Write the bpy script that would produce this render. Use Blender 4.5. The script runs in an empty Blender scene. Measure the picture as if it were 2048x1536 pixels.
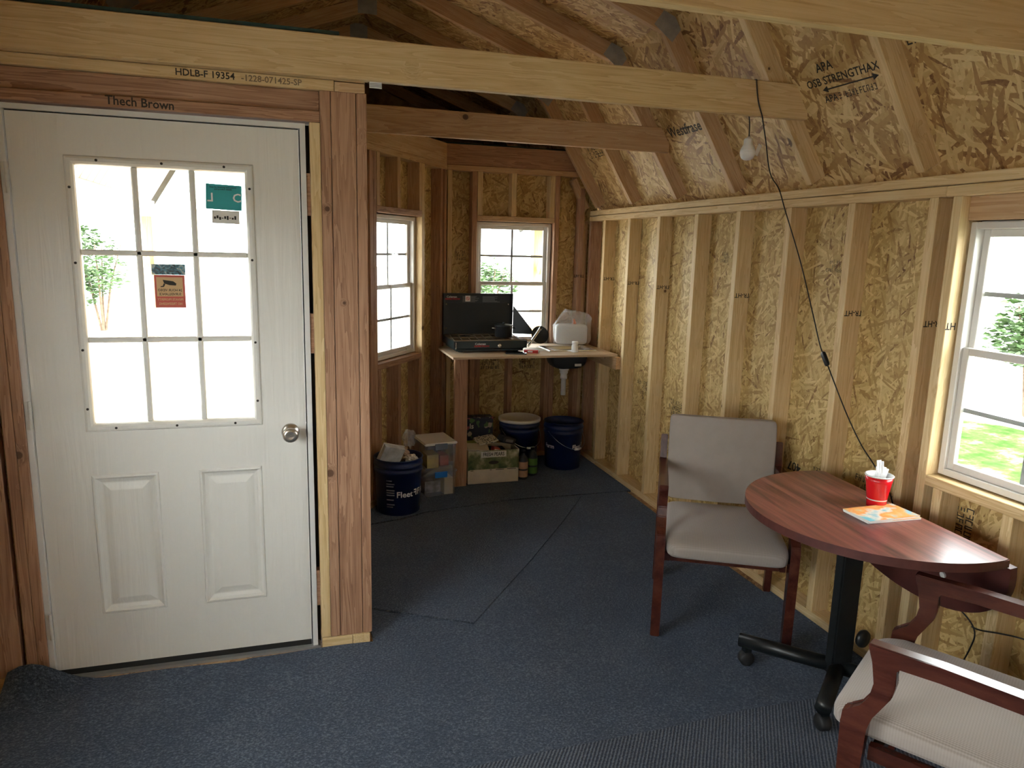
import bpy, bmesh, math, random
from mathutils import Vector, Matrix
random.seed(7)
SC = bpy.context.scene
COL = SC.collection
PI = math.pi

# ------------------------------------------------------------------ camera
cd = bpy.data.cameras.new('camera')
cam = bpy.data.objects.new('camera', cd)
COL.objects.link(cam)
SC.camera = cam
cd.sensor_fit = 'HORIZONTAL'
cd.sensor_width = 36.0
cd.lens = 36.0 * 1460.23 / 2048.0
cd.clip_start = 0.02
cd.clip_end = 200
YAW, PITCH, ROLL, EYE = 0.3001, 0.1840, 0.0257, 1.6169
f_ = Vector((math.sin(YAW) * math.cos(PITCH), math.cos(YAW) * math.cos(PITCH), -math.sin(PITCH)))
r_ = Vector((math.cos(YAW), -math.sin(YAW), 0))
u_ = r_.cross(f_)
rr = r_ * math.cos(ROLL) + u_ * math.sin(ROLL)
uu = -r_ * math.sin(ROLL) + u_ * math.cos(ROLL)
cam.matrix_world = Matrix(((rr.x, uu.x, -f_.x, 0), (rr.y, uu.y, -f_.y, 0), (rr.z, uu.z, -f_.z, EYE), (0, 0, 0, 1)))

# ------------------------------------------------------------------ sky and exposure
wd = bpy.data.worlds.new('overcast_sky')
SC.world = wd
wd.use_nodes = True
bg = wd.node_tree.nodes['Background']
bg.inputs[0].default_value = (0.97, 0.985, 1.0, 1)
bg.inputs[1].default_value = 11.0
SC.view_settings.view_transform = 'Standard'
SC.view_settings.look = 'None'
SC.view_settings.gamma = 1.0
SC.view_settings.exposure = 0.8
SC.view_settings.use_curve_mapping = False
SC.cycles.diffuse_bounces = 7
SC.cycles.max_bounces = 12
SC.cycles.transparent_max_bounces = 16

# ------------------------------------------------------------------ material helpers
def newmat(name):
    m = bpy.data.materials.new(name)
    m.use_nodes = True
    nt = m.node_tree
    b = nt.nodes['Principled BSDF']
    return m, nt, b
def N(nt, t, **kw):
    n = nt.nodes.new(t)
    for k, v in kw.items():
        setattr(n, k, v)
    return n
def L(nt, a, b):
    nt.links.new(a, b)
def ramp(nt, stops, fac=None):
    r = N(nt, 'ShaderNodeValToRGB')
    el = r.color_ramp.elements
    el[0].position, el[0].color = stops[0][0], (*stops[0][1], 1)
    el[1].position, el[1].color = stops[-1][0], (*stops[-1][1], 1)
    for p, c in stops[1:-1]:
        e = el.new(p)
        e.color = (*c, 1)
    if fac is not None:
        L(nt, fac, r.inputs[0])
    return r
def math_(nt, op, a, b=None):
    n = N(nt, 'ShaderNodeMath', operation=op)
    for i, v in enumerate((a, b)):
        if v is None:
            continue
        if isinstance(v, (int, float)):
            n.inputs[i].default_value = v
        else:
            L(nt, v, n.inputs[i])
    return n.outputs[0]
def mixc(nt, fac, a, b, blend='MIX'):
    n = N(nt, 'ShaderNodeMix', data_type='RGBA', blend_type=blend)
    for i, v in ((0, fac), (6, a), (7, b)):
        if isinstance(v, (int, float)):
            n.inputs[i].default_value = v
        elif isinstance(v, tuple):
            n.inputs[i].default_value = (*v, 1)
        else:
            L(nt, v, n.inputs[i])
    return n.outputs[2]
def bump(nt, b, height, strength=0.3, dist=0.01):
    n = N(nt, 'ShaderNodeBump')
    n.inputs['Strength'].default_value = strength
    n.inputs['Distance'].default_value = dist
    L(nt, height, n.inputs['Height'])
    L(nt, n.outputs[0], b.inputs['Normal'])
def plain(name, col, rough=0.5, metal=0.0, noise=0.0, spec=None):
    m, nt, b = newmat(name)
    b.inputs['Base Color'].default_value = (*col, 1)
    b.inputs['Roughness'].default_value = rough
    b.inputs['Metallic'].default_value = metal
    if noise:
        tc = N(nt, 'ShaderNodeTexCoord')
        t = N(nt, 'ShaderNodeTexNoise')
        t.inputs['Scale'].default_value = 18
        t.inputs['Detail'].default_value = 5
        L(nt, tc.outputs['Object'], t.inputs['Vector'])
        c2 = tuple(min(1, c * (1 + noise)) for c in col)
        c1 = tuple(c * (1 - noise) for c in col)
        r = ramp(nt, [(0.3, c1), (0.7, c2)], t.outputs[0])
        L(nt, r.outputs[0], b.inputs['Base Color'])
    return m

def lumber_mat(name, dark, mid, light, knot=(0.10, 0.045, 0.02), knots=0.5, rough=0.62):
    """sawn softwood: grain along local X, random per piece"""
    m, nt, b = newmat(name)
    tc = N(nt, 'ShaderNodeTexCoord')
    oi = N(nt, 'ShaderNodeObjectInfo')
    mul = N(nt, 'ShaderNodeVectorMath', operation='SCALE')
    mul.inputs[0].default_value = (37.0, 11.0, 5.0)
    L(nt, oi.outputs['Random'], mul.inputs['Scale'])
    add = N(nt, 'ShaderNodeVectorMath', operation='ADD')
    L(nt, tc.outputs['Object'], add.inputs[0])
    L(nt, mul.outputs[0], add.inputs[1])
    # knots
    vo = N(nt, 'ShaderNodeTexVoronoi', feature='F1')
    vo.inputs['Scale'].default_value = 6.3
    mpk = N(nt, 'ShaderNodeMapping')
    mpk.inputs['Scale'].default_value = (0.75, 0.8, 0.8)
    L(nt, add.outputs[0], mpk.inputs[0])
    L(nt, mpk.outputs[0], vo.inputs['Vector'])
    sep = N(nt, 'ShaderNodeSeparateColor')
    L(nt, vo.outputs['Color'], sep.inputs[0])
    rad = math_(nt, 'MULTIPLY', math_(nt, 'POWER', sep.outputs[0], 2.0), 0.12 * knots)
    d = math_(nt, 'DIVIDE', vo.outputs['Distance'], math_(nt, 'ADD', rad, 0.004))
    kn = ramp(nt, [(0.0, (1, 1, 1)), (0.8, (0.9, 0.9, 0.9)), (1.0, (0, 0, 0))], math_(nt, 'MULTIPLY', d, 0.9))
    halo = ramp(nt, [(0.0, (1, 1, 1)), (1.0, (0, 0, 0))], math_(nt, 'MULTIPLY', d, 0.36))
    # grain bends round the knots
    warp = N(nt, 'ShaderNodeVectorMath', operation='SCALE')
    warp.inputs[0].default_value = (0.0, 0.03, 0.03)
    L(nt, halo.outputs[0], warp.inputs['Scale'])
    add2 = N(nt, 'ShaderNodeVectorMath', operation='ADD')
    L(nt, add.outputs[0], add2.inputs[0])
    L(nt, warp.outputs[0], add2.inputs[1])
    mp = N(nt, 'ShaderNodeMapping')
    mp.inputs['Scale'].default_value = (0.9, 16, 16)
    L(nt, add2.outputs[0], mp.inputs[0])
    n1 = N(nt, 'ShaderNodeTexNoise')
    n1.inputs['Scale'].default_value = 1.6
    n1.inputs['Detail'].default_value = 4
    n1.inputs['Distortion'].default_value = 0.6
    L(nt, mp.outputs[0], n1.inputs['Vector'])
    rings = math_(nt, 'FRACT', math_(nt, 'MULTIPLY', n1.outputs[0], 7.0))
    mp2 = N(nt, 'ShaderNodeMapping')
    mp2.inputs['Scale'].default_value = (5, 190, 190)
    L(nt, add2.outputs[0], mp2.inputs[0])
    n2 = N(nt, 'ShaderNodeTexNoise')
    n2.inputs['Scale'].default_value = 1.0
    n2.inputs['Detail'].default_value = 2
    L(nt, mp2.outputs[0], n2.inputs['Vector'])
    n3 = N(nt, 'ShaderNodeTexNoise')
    n3.inputs['Scale'].default_value = 2.2
    n3.inputs['Detail'].default_value = 3
    L(nt, add.outputs[0], n3.inputs['Vector'])
    g = math_(nt, 'ADD', math_(nt, 'MULTIPLY', rings, 0.34), math_(nt, 'ADD', math_(nt, 'MULTIPLY', n2.outputs[0], 0.36), math_(nt, 'MULTIPLY', n3.outputs[0], 0.46)))
    cr = ramp(nt, [(0.30, dark), (0.52, mid), (0.80, light)], g)
    tint = mixc(nt, math_(nt, 'MULTIPLY', oi.outputs['Random'], 0.35), cr.outputs[0], (0.86, 0.74, 0.66), 'MULTIPLY')
    kc = mixc(nt, math_(nt, 'MULTIPLY', halo.outputs[0], 0.45), tint, tuple(c * 0.6 for c in dark))
    kc = mixc(nt, kn.outputs[0], kc, knot)
    L(nt, kc, b.inputs['Base Color'])
    b.inputs['Roughness'].default_value = rough
    bump(nt, b, g, 0.25, 0.003)
    return m

def osb_mat(name, stops, sc=1.0):
    """strand board: overlapping flakes, four layers of stretched cells, the highest one shows"""
    m, nt, b = newmat(name)
    tc = N(nt, 'ShaderNodeTexCoord')
    nz = N(nt, 'ShaderNodeTexNoise')
    nz.inputs['Scale'].default_value = 6
    L(nt, tc.outputs['UV'], nz.inputs['Vector'])
    off = N(nt, 'ShaderNodeVectorMath', operation='SCALE')
    off.inputs['Scale'].default_value = 0.012
    L(nt, nz.outputs['Color'], off.inputs[0])
    ad = N(nt, 'ShaderNodeVectorMath', operation='ADD')
    L(nt, tc.outputs['UV'], ad.inputs[0])
    L(nt, off.outputs[0], ad.inputs[1])
    tone = None
    top = None
    for i, (ang, sx, sy) in enumerate(((0.25, 7, 48), (1.15, 6.5, 42), (2.0, 8, 52), (2.75, 6.5, 44), (0.75, 10, 70), (1.6, 9, 62))):
        mp = N(nt, 'ShaderNodeMapping')
        mp.vector_type = 'TEXTURE'
        mp.inputs['Rotation'].default_value = (0, 0, ang)
        mp.inputs['Location'].default_value = (3.1 * i, 1.7 * i, 0)
        mp.inputs['Scale'].default_value = (1.0 / sx / sc, 1.0 / sy / sc, 1)
        L(nt, ad.outputs[0], mp.inputs[0])
        vo = N(nt, 'ShaderNodeTexVoronoi', feature='F1', voronoi_dimensions='2D')
        vo.inputs['Scale'].default_value = 1.0
        L(nt, mp.outputs[0], vo.inputs['Vector'])
        s = N(nt, 'ShaderNodeSeparateColor')
        L(nt, vo.outputs['Color'], s.inputs[0])
        pr = math_(nt, 'SUBTRACT', s.outputs[1], math_(nt, 'MULTIPLY', vo.outputs['Distance'], 0.25))
        if tone is None:
            tone, top = s.outputs[0], pr
        else:
            gt = math_(nt, 'GREATER_THAN', pr, top)
            mx = N(nt, 'ShaderNodeMix')
            L(nt, gt, mx.inputs[0])
            L(nt, tone, mx.inputs[2])
            L(nt, s.outputs[0], mx.inputs[3])
            tone = mx.outputs[0]
            top = math_(nt, 'MAXIMUM', top, pr)
    fn = N(nt, 'ShaderNodeTexNoise')
    fn.inputs['Scale'].default_value = 60
    fn.inputs['Detail'].default_value = 3
    L(nt, tc.outputs['UV'], fn.inputs['Vector'])
    big = N(nt, 'ShaderNodeTexNoise')
    big.inputs['Scale'].default_value = 1.3
    L(nt, tc.outputs['UV'], big.inputs['Vector'])
    t2 = math_(nt, 'ADD', math_(nt, 'MULTIPLY', tone, 0.74), math_(nt, 'ADD', math_(nt, 'MULTIPLY', fn.outputs[0], 0.2), math_(nt, 'MULTIPLY', big.outputs[0], 0.1)))
    cr = ramp(nt, stops, t2)
    L(nt, cr.outputs[0], b.inputs['Base Color'])
    b.inputs['Roughness'].default_value = 0.55
    bump(nt, b, math_(nt, 'ADD', top, math_(nt, 'MULTIPLY', tone, 0.3)), 0.5, 0.003)
    return m

M = {}
M['pine'] = lumber_mat('pale_pine', (0.52, 0.345, 0.155), (0.66, 0.485, 0.245), (0.75, 0.59, 0.335), knots=0.95)
M['fir'] = lumber_mat('reddish_fir', (0.22, 0.105, 0.058), (0.37, 0.205, 0.12), (0.49, 0.30, 0.185), knots=0.6)
M['warm'] = lumber_mat('warm_pine', (0.42, 0.25, 0.12), (0.55, 0.36, 0.19), (0.64, 0.46, 0.27), knots=0.8)
M['osb'] = osb_mat('strand_board', [(0.12, (0.17, 0.075, 0.022)), (0.20, (0.36, 0.22, 0.07)), (0.5, (0.49, 0.34, 0.125)), (0.88, (0.68, 0.51, 0.23))], 1.6)
M['osb_roof'] = osb_mat('roof_strand_board', [(0.13, (0.17, 0.075, 0.025)), (0.24, (0.35, 0.195, 0.07)), (0.5, (0.49, 0.325, 0.125)), (0.88, (0.72, 0.545, 0.27))], 1.1)
M['vinyl'] = plain('window_vinyl', (0.66, 0.64, 0.60), 0.4)
M['ink'] = plain('stamp_ink', (0.03, 0.025, 0.02), 0.8)
M['black'] = plain('black_gap', (0.012, 0.012, 0.012), 0.7)
M['steel'] = plain('galvanised_plate', (0.36, 0.36, 0.34), 0.5, 0.3, 0.2)
M['whitewood'] = lumber_mat('white_fascia', (0.62, 0.60, 0.56), (0.74, 0.72, 0.69), (0.82, 0.81, 0.79), knots=0.15)
M['rake'] = plain('grey_rake_trim', (0.14, 0.16, 0.18), 0.5, 0, 0.2)
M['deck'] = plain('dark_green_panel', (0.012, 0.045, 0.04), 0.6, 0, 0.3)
M['gable'] = plain('gable_board', (0.42, 0.29, 0.14), 0.8, 0, 0.25)
def glass_mat(name, tint=(1, 1, 1), refl=0.06):
    m, nt, b = newmat(name)
    nt.nodes.remove(b)
    tr = N(nt, 'ShaderNodeBsdfTransparent')
    tr.inputs[0].default_value = (*tint, 1)
    gl = N(nt, 'ShaderNodeBsdfGlossy')
    gl.inputs['Roughness'].default_value = 0.02
    mx = N(nt, 'ShaderNodeMixShader')
    lw = N(nt, 'ShaderNodeLayerWeight')
    lw.inputs[0].default_value = 0.5
    fac = math_(nt, 'ADD', math_(nt, 'MULTIPLY', math_(nt, 'POWER', lw.outputs['Facing'], 5.0), 0.85), 0.03)
    L(nt, fac, mx.inputs[0])
    L(nt, tr.outputs[0], mx.inputs[1])
    L(nt, gl.outputs[0], mx.inputs[2])
    L(nt, mx.outputs[0], nt.nodes['Material Output'].inputs[0])
    return m
M['glass'] = glass_mat('window_glass', (0.96, 0.98, 0.97))

# ------------------------------------------------------------------ object helpers
def link(name, me, mat=None, parent=None, loc=None, rot=None):
    o = bpy.data.objects.new(name, me)
    COL.objects.link(o)
    if mat is not None and me is not None:
        if not me.materials:
            me.materials.append(mat)
    if parent is not None:
        o.parent = parent
    if loc is not None:
        o.location = loc
    if rot is not None:
        o.rotation_euler = rot
    return o
def bm_obj(name, bm, mat=None, parent=None, loc=None, rot=None, smooth=False):
    me = bpy.data.meshes.new(name)
    bmesh.ops.recalc_face_normals(bm, faces=bm.faces)
    bm.to_mesh(me)
    bm.free()
    if smooth:
        for p in me.polygons:
            p.use_smooth = True
    return link(name, me, mat, parent, loc, rot)
def empty(name, loc=(0, 0, 0), rz=0.0, parent=None):
    o = bpy.data.objects.new(name, None)
    o.empty_display_size = 0.05
    COL.objects.link(o)
    o.location = loc
    o.rotation_euler = (0, 0, rz)
    if parent is not None:
        o.parent = parent
    return o
def tag(o, label=None, cat=None, group=None, kind=None):
    if label: o['label'] = label
    if cat: o['category'] = cat
    if group: o['group'] = group
    if kind: o['kind'] = kind
    return o
def add_box(bm, x0, x1, y0, y1, z0, z1):
    v = [bm.verts.new(p) for p in ((x0, y0, z0), (x1, y0, z0), (x1, y1, z0), (x0, y1, z0), (x0, y0, z1), (x1, y0, z1), (x1, y1, z1), (x0, y1, z1))]
    for q in ((0, 3, 2, 1), (4, 5, 6, 7), (0, 1, 5, 4), (1, 2, 6, 5), (2, 3, 7, 6), (3, 0, 4, 7)):
        bm.faces.new([v[i] for i in q])
    return v
def boxmesh(l, w, t, ch=0.002):
    bm = bmesh.new()
    add_box(bm, -l / 2, l / 2, -w / 2, w / 2, -t / 2, t / 2)
    if ch:
        bmesh.ops.bevel(bm, geom=bm.edges[:], offset=ch, segments=1, affect='EDGES')
    bmesh.ops.recalc_face_normals(bm, faces=bm.faces)
    me = bpy.data.meshes.new('board')
    bm.to_mesh(me)
    bm.free()
    return me
def lumber(name, x0, x1, y0, y1, z0, z1, mat, parent=None, ch=0.002):
    """axis-aligned board (in the parent's frame), its local X along its length"""
    d = (x1 - x0, y1 - y0, z1 - z0)
    ax = d.index(max(d))
    c = ((x0 + x1) / 2, (y0 + y1) / 2, (z0 + z1) / 2)
    if ax == 0:
        me, rot = boxmesh(d[0], d[1], d[2], ch), (0, 0, 0)
    elif ax == 1:
        me, rot = boxmesh(d[1], d[0], d[2], ch), (0, 0, PI / 2)
    else:
        me, rot = boxmesh(d[2], d[1], d[0], ch), (0, -PI / 2, 0)
    return link(name, me, mat, parent, c, rot)
def beam(name, p0, p1, w, t, mat, parent=None, up=(0, 1, 0), ch=0.002):
    """board between two points: w across (perpendicular to up), t along up"""
    p0, p1 = Vector(p0), Vector(p1)
    x = (p1 - p0).normalized()
    z = Vector(up)
    z = (z - x * z.dot(x)).normalized()
    y = z.cross(x)
    o = link(name, boxmesh((p1 - p0).length, w, t, ch), mat, parent)
    c = (p0 + p1) / 2
    o.matrix_local = Matrix(((x.x, y.x, z.x, c.x), (x.y, y.y, z.y, c.y), (x.z, y.z, z.z, c.z), (0, 0, 0, 1)))
    return o
def lathe(bm, prof, seg=32, cx=0, cy=0, cap=True):
    rings = []
    for r, z in prof:
        rings.append([bm.verts.new((cx + r * math.cos(2 * PI * i / seg), cy + r * math.sin(2 * PI * i / seg), z)) for i in range(seg)])
    for a, b in zip(rings, rings[1:]):
        for i in range(seg):
            bm.faces.new((a[i], a[(i + 1) % seg], b[(i + 1) % seg], b[i]))
    if cap:
        if prof[0][0] > 1e-5: bm.faces.new(rings[0][::-1])
        if prof[-1][0] > 1e-5: bm.faces.new(rings[-1])
    return rings
def tube(bm, pts, r, seg=8, cap=True):
    pts = [Vector(p) for p in pts]
    rings = []
    prev = None
    for i, p in enumerate(pts):
        a = pts[max(i - 1, 0)]
        b = pts[min(i + 1, len(pts) - 1)]
        t = (b - a).normalized()
        ref = prev if prev is not None else (Vector((0, 0, 1)) if abs(t.z) < 0.9 else Vector((1, 0, 0)))
        n = (ref - t * ref.dot(t)).normalized()
        prev = n
        q = t.cross(n)
        rad = r[i] if isinstance(r, (list, tuple)) else r
        rings.append([bm.verts.new(p + n * (rad * math.cos(2 * PI * k / seg)) + q * (rad * math.sin(2 * PI * k / seg))) for k in range(seg)])
    for a, b in zip(rings, rings[1:]):
        for k in range(seg):
            bm.faces.new((a[k], a[(k + 1) % seg], b[(k + 1) % seg], b[k]))
    if cap:
        bm.faces.new(rings[0][::-1])
        bm.faces.new(rings[-1])
def prism(bm, outline, y0, y1):
    """closed outline of (x,z) pushed from y0 to y1"""
    a = [bm.verts.new((x, y0, z)) for x, z in outline]
    b = [bm.verts.new((x, y1, z)) for x, z in outline]
    bm.faces.new(a)
    bm.faces.new(b[::-1])
    n = len(a)
    for i in range(n):
        bm.faces.new((a[i], b[i], b[(i + 1) % n], a[(i + 1) % n]))
def prismz(bm, outline, z0, z1):
    a = [bm.verts.new((x, y, z0)) for x, y in outline]
    b = [bm.verts.new((x, y, z1)) for x, y in outline]
    bm.faces.new(a[::-1])
    bm.faces.new(b)
    n = len(a)
    for i in range(n):
        bm.faces.new((a[i], a[(i + 1) % n], b[(i + 1) % n], b[i]))
def smooth_path(pts, n=8):
    P = [Vector(p) for p in pts]
    out = []
    for i in range(len(P) - 1):
        p0, p1, p2, p3 = P[max(i - 1, 0)], P[i], P[i + 1], P[min(i + 2, len(P) - 1)]
        for k in range(n):
            t = k / n
            out.append(0.5 * ((2 * p1) + (p2 - p0) * t + (2 * p0 - 5 * p1 + 4 * p2 - p3) * t * t + (3 * p1 - p0 - 3 * p2 + p3) * t ** 3))
    out.append(P[-1])
    return out
def text_mesh(s, size, align='CENTER', extrude=0.0, bold=0.018):
    cu = bpy.data.curves.new('lettering', 'FONT')
    cu.body = s
    cu.size = size
    cu.align_x = align
    cu.align_y = 'CENTER'
    cu.extrude = extrude
    cu.offset = bold * size
    cu.resolution_u = 2
    o = bpy.data.objects.new('lettering', cu)
    COL.objects.link(o)
    dg = bpy.context.evaluated_depsgraph_get()
    me = bpy.data.meshes.new_from_object(o.evaluated_get(dg))
    bpy.data.objects.remove(o)
    return me
def text(s, size, mat, parent, origin, xdir, ydir, name='lettering', align='CENTER', sx=1.0):
    """flat lettering whose baseline runs along xdir and whose letters rise along ydir"""
    me = text_mesh(s, size, align)
    x, y = Vector(xdir).normalized(), Vector(ydir).normalized()
    z = x.cross(y)
    o = link(name, me, mat, parent)
    o.matrix_local = Matrix(((x.x * sx, y.x, z.x, origin[0]), (x.y * sx, y.y, z.y, origin[1]), (x.z * sx, y.z, z.z, origin[2]), (0, 0, 0, 1)))
    return o

# ------------------------------------------------------------------ the shell
WX = 2.217          # stud faces of the right wall
LX = -1.107         # stud faces of the left wall
RIDGE = 0.555
Y_REAR = -2.3
ZT = 1.8316         # underside of side wall plates
Z2 = 2.152          # underside of the higher wall plates
D = 5.28            # stud faces of the end wall
E_ = 2.827          # stud faces of the door wall
CX = 1.113          # corner of end wall and diagonal wall
TH = 0.9353
PX = 0.295          # free corner of the door wall
EAVE = 7.15         # where the porch roof ends

def sheet(name, w, top, openings, mat, y0=0.089, y1=0.1, zb=-0.006, uvo=(0, 0), xa=0.0):
    """sheathing panel with rectangular openings; local x along the wall, y outward"""
    xs = sorted(set([xa, w] + [v for o in openings for v in (o[0], o[1])]))
    zs = sorted(set([zb, top] + [v for o in openings for v in (o[2], o[3])]))
    bm = bmesh.new()
    uv = bm.loops.layers.uv.new('UVMap')
    cells = {}
    for i in range(len(xs) - 1):
        for j in range(len(zs) - 1):
            cx, cz = (xs[i] + xs[i + 1]) / 2, (zs[j] + zs[j + 1]) / 2
            if not any(o[0] < cx < o[1] and o[2] < cz < o[3] for o in openings):
                cells[i, j] = 1
    def quad(pts):
        f = bm.faces.new([bm.verts.new(p) for p in pts])
        for l in f.loops:
            l[uv].uv = (l.vert.co.x + l.vert.co.y + uvo[0], l.vert.co.z + uvo[1])
    for i, j in cells:
        a, b_, c, d = xs[i], xs[i + 1], zs[j], zs[j + 1]
        quad(((a, y0, c), (b_, y0, c), (b_, y0, d), (a, y0, d)))
        quad(((a, y1, d), (b_, y1, d), (b_, y1, c), (a, y1, c)))
        if (i - 1, j) not in cells: quad(((a, y0, c), (a, y0, d), (a, y1, d), (a, y1, c)))
        if (i + 1, j) not in cells: quad(((b_, y0, d), (b_, y0, c), (b_, y1, c), (b_, y1, d)))
        if (i, j - 1) not in cells: quad(((a, y0, c), (a, y1, c), (b_, y1, c), (b_, y0, c)))
        if (i, j + 1) not in cells: quad(((a, y0, d), (b_, y0, d), (b_, y1, d), (a, y1, d)))
    bmesh.ops.remove_doubles(bm, verts=bm.verts, dist=1e-5)
    me = bpy.data.meshes.new(name)
    bm.to_mesh(me)
    bm.free()
    return link(name, me, mat)

def place(o, ox, oy, dx, dy):
    o.location = (ox, oy, 0)
    o.rotation_euler = (0, 0, math.atan2(dy, dx))

S38 = 0.038
# ---- right wall: local x runs towards the camera from the end wall (Y = D) ; x = D - Y
WR_LEN = D - Y_REAR
wr = sheet('wall_right', WR_LEN + 0.1, 1.915, [(D - 2.011, D - 1.401, 0.840, 1.750)], M['osb'], uvo=(0.3, 0.2), xa=-0.1)
place(wr, WX, D, 0, -1)
tag(wr, kind='structure')
stud_y = [5.015, 4.610, 4.193, 3.750, 3.346, 2.947, 2.550, 2.148]
for y in stud_y:
    x0 = D - y
    lumber('stud', x0, x0 + S38, 0, 0.089, S38, ZT, M['pine'], wr)
lumber('stud', 0.005, 0.043, 0, 0.089, S38, ZT, M['fir'], wr)
lumber('jack_stud', D - 2.049, D - 2.011, 0, 0.089, S38, ZT, M['pine'], wr)
lumber('jack_stud', D - 1.401, D - 1.363, 0, 0.089, S38, ZT, M['pine'], wr)
for y in (1.335, 0.93, 0.53, 0.12, -0.28, -1.20, -1.60, -2.0):
    lumber('stud', D - y, D - y + S38, 0, 0.089, S38, ZT, M['pine'], wr)
lumber('window_header', D - 2.011, D - 1.401, 0.035, 0.089, 1.750, ZT, M['warm'], wr)
lumber('rough_sill', D - 2.049 + 0.038, D - 1.401, 0.0, 0.089, 0.802, 0.840, M['pine'], wr)
for y in (1.973, 1.70, 1.439):
    lumber('cripple_stud', D - y, D - y + S38, 0, 0.089, S38, 0.802, M['pine'], wr)
lumber('bottom_plate', 0, WR_LEN, 0, 0.089, -0.006, S38, M['pine'], wr)
lumber('top_plate', 0, 3.2, 0, 0.089, ZT, ZT + 0.0375, M['pine'], wr, 0.003)
lumber('top_plate', 3.2, WR_LEN, 0, 0.089, ZT, ZT + 0.0375, M['pine'], wr, 0.003)
lumber('top_plate', 0, WR_LEN, 0.003, 0.089, ZT + 0.0405, ZT + 0.0765, M['pine'], wr, 0.003)

# ---- end wall with the window behind the counter: local x = X - CX
wb = sheet('wall_back', 2.317 - CX, 2.19, [(1.336 - CX, 1.934 - CX, 0.890, 1.807)], M['osb'], uvo=(5.1, 0.9), xa=-0.052)
place(wb, CX, D, 1, 0)
tag(wb, kind='structure')
def wbl(name, xa, xb, za, zb, mat, y0=0.0, y1=0.089):
    return lumber(name, xa - CX, xb - CX, y0, y1, za, zb, mat, wb)
wbl('stud', 1.117, 1.150, S38, Z2, M['pine'])
wbl('king_stud', 1.298, 1.336, S38, Z2, M['fir'])
wbl('king_stud', 1.936, 1.974, S38, Z2, M['fir'])
wbl('stud', 2.138, 2.176, S38, 2.07, M['fir'])
wbl('stud', 2.179, 2.215, S38, 1.83, M['warm'], 0.02, 0.089)
for xa in (1.338, 1.596, 1.896):
    wbl('cripple_stud', xa, xa + S38, 1.846, Z2, M['pine'])
    wbl('cripple_stud', xa, xa + S38, S38, 0.851, M['fir'])
wbl('window_header', 1.337, 1.935, 1.808, 1.845, M['warm'])
wbl('rough_sill', 1.337, 1.935, 0.852, 0.889, M['warm'])
wbl('bottom_plate', CX, 2.215, -0.006, S38, M['warm'])
wbl('top_plate', CX, 2.115, Z2, 2.189, M['warm'])
beam('sloped_plate', (2.085 - CX, 0.045, 2.135), (2.20 - CX, 0.045, 1.925), 0.038, 0.086, M['warm'], wb, up=(0, 1, 0))
lumber('rim_board', -0.020, 2.16 - CX, 0.005, 0.043, 2.190, 2.334, M['fir'], wb)

# ---- diagonal wall with the narrow-looking window: local x = LD - t, t measured from the corner
LD = 1.377
ddx, ddy = math.cos(TH), math.sin(TH)
wdg = sheet('wall_diagonal', LD + 0.052, 2.19, [(LD - 0.997, LD - 0.399, 0.893, 1.807)], M['osb'], uvo=(9.3, 0.4))
place(wdg, CX - LD * ddx, D - LD * ddy, ddx, ddy)
tag(wdg, kind='structure')
def wdl(name, ta, tb, za, zb, mat, y0=0.0, y1=0.089):
    return lumber(name, LD - tb, LD - ta, y0, y1, za, zb, mat, wdg)
wdl('stud', 0.004, 0.042, S38, Z2, M['fir'])
wdl('stud', 0.044, 0.082, S38, Z2, M['fir'], 0.012, 0.089)
wdl('king_stud', 0.360, 0.398, S38, Z2, M['pine'])
wdl('king_stud', 0.998, 1.036, S38, Z2, M['fir'])
wdl('stud', 1.038, 1.076, S38, Z2, M['fir'])
for ta in (0.40, 0.70, 0.955):
    wdl('cripple_stud', ta, ta + S38, 1.846, Z2, M['warm'])
    wdl('cripple_stud', ta, ta + S38, S38, 0.854, M['fir'])
wdl('window_header', 0.399, 0.997, 1.808, 1.845, M['fir'])
wdl('rough_sill', 0.399, 0.997, 0.855, 0.892, M['fir'])
wdl('bottom_plate', 0.0, LD, -0.006, S38, M['warm'])
wdl('top_plate', 0.0, LD, Z2, 2.189, M['warm'])
wdl('rim_board', -0.004, LD, 2.190, 2.334, M['warm'], 0.005, 0.043)

# ---- short side wall of the alcove, behind the door-wall corner (faces +X): local x = Y - E_
wa = sheet('wall_alcove', D - LD * ddy - E_ - 0.02, 2.19, [], M['osb'], uvo=(3.3, 5.4))
place(wa, PX - 0.002, E_ + 0.10, 0, 1)
tag(wa, kind='structure')
for xx in (0.30, 0.70, 1.05):
    lumber('stud', xx, xx + S38, 0, 0.089, S38, Z2, M['fir'], wa)
lumber('top_plate', 0, 1.24, 0, 0.089, Z2, 2.189, M['warm'], wa)
lumber('rim_board', 0, 1.30, 0.005, 0.043, 2.1905, 2.333, M['warm'], wa)  # added out of sight to close a light leak above the wall
lumber('bottom_plate', 0, 1.24, 0, 0.089, -0.006, S38, M['warm'], wa)

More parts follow.
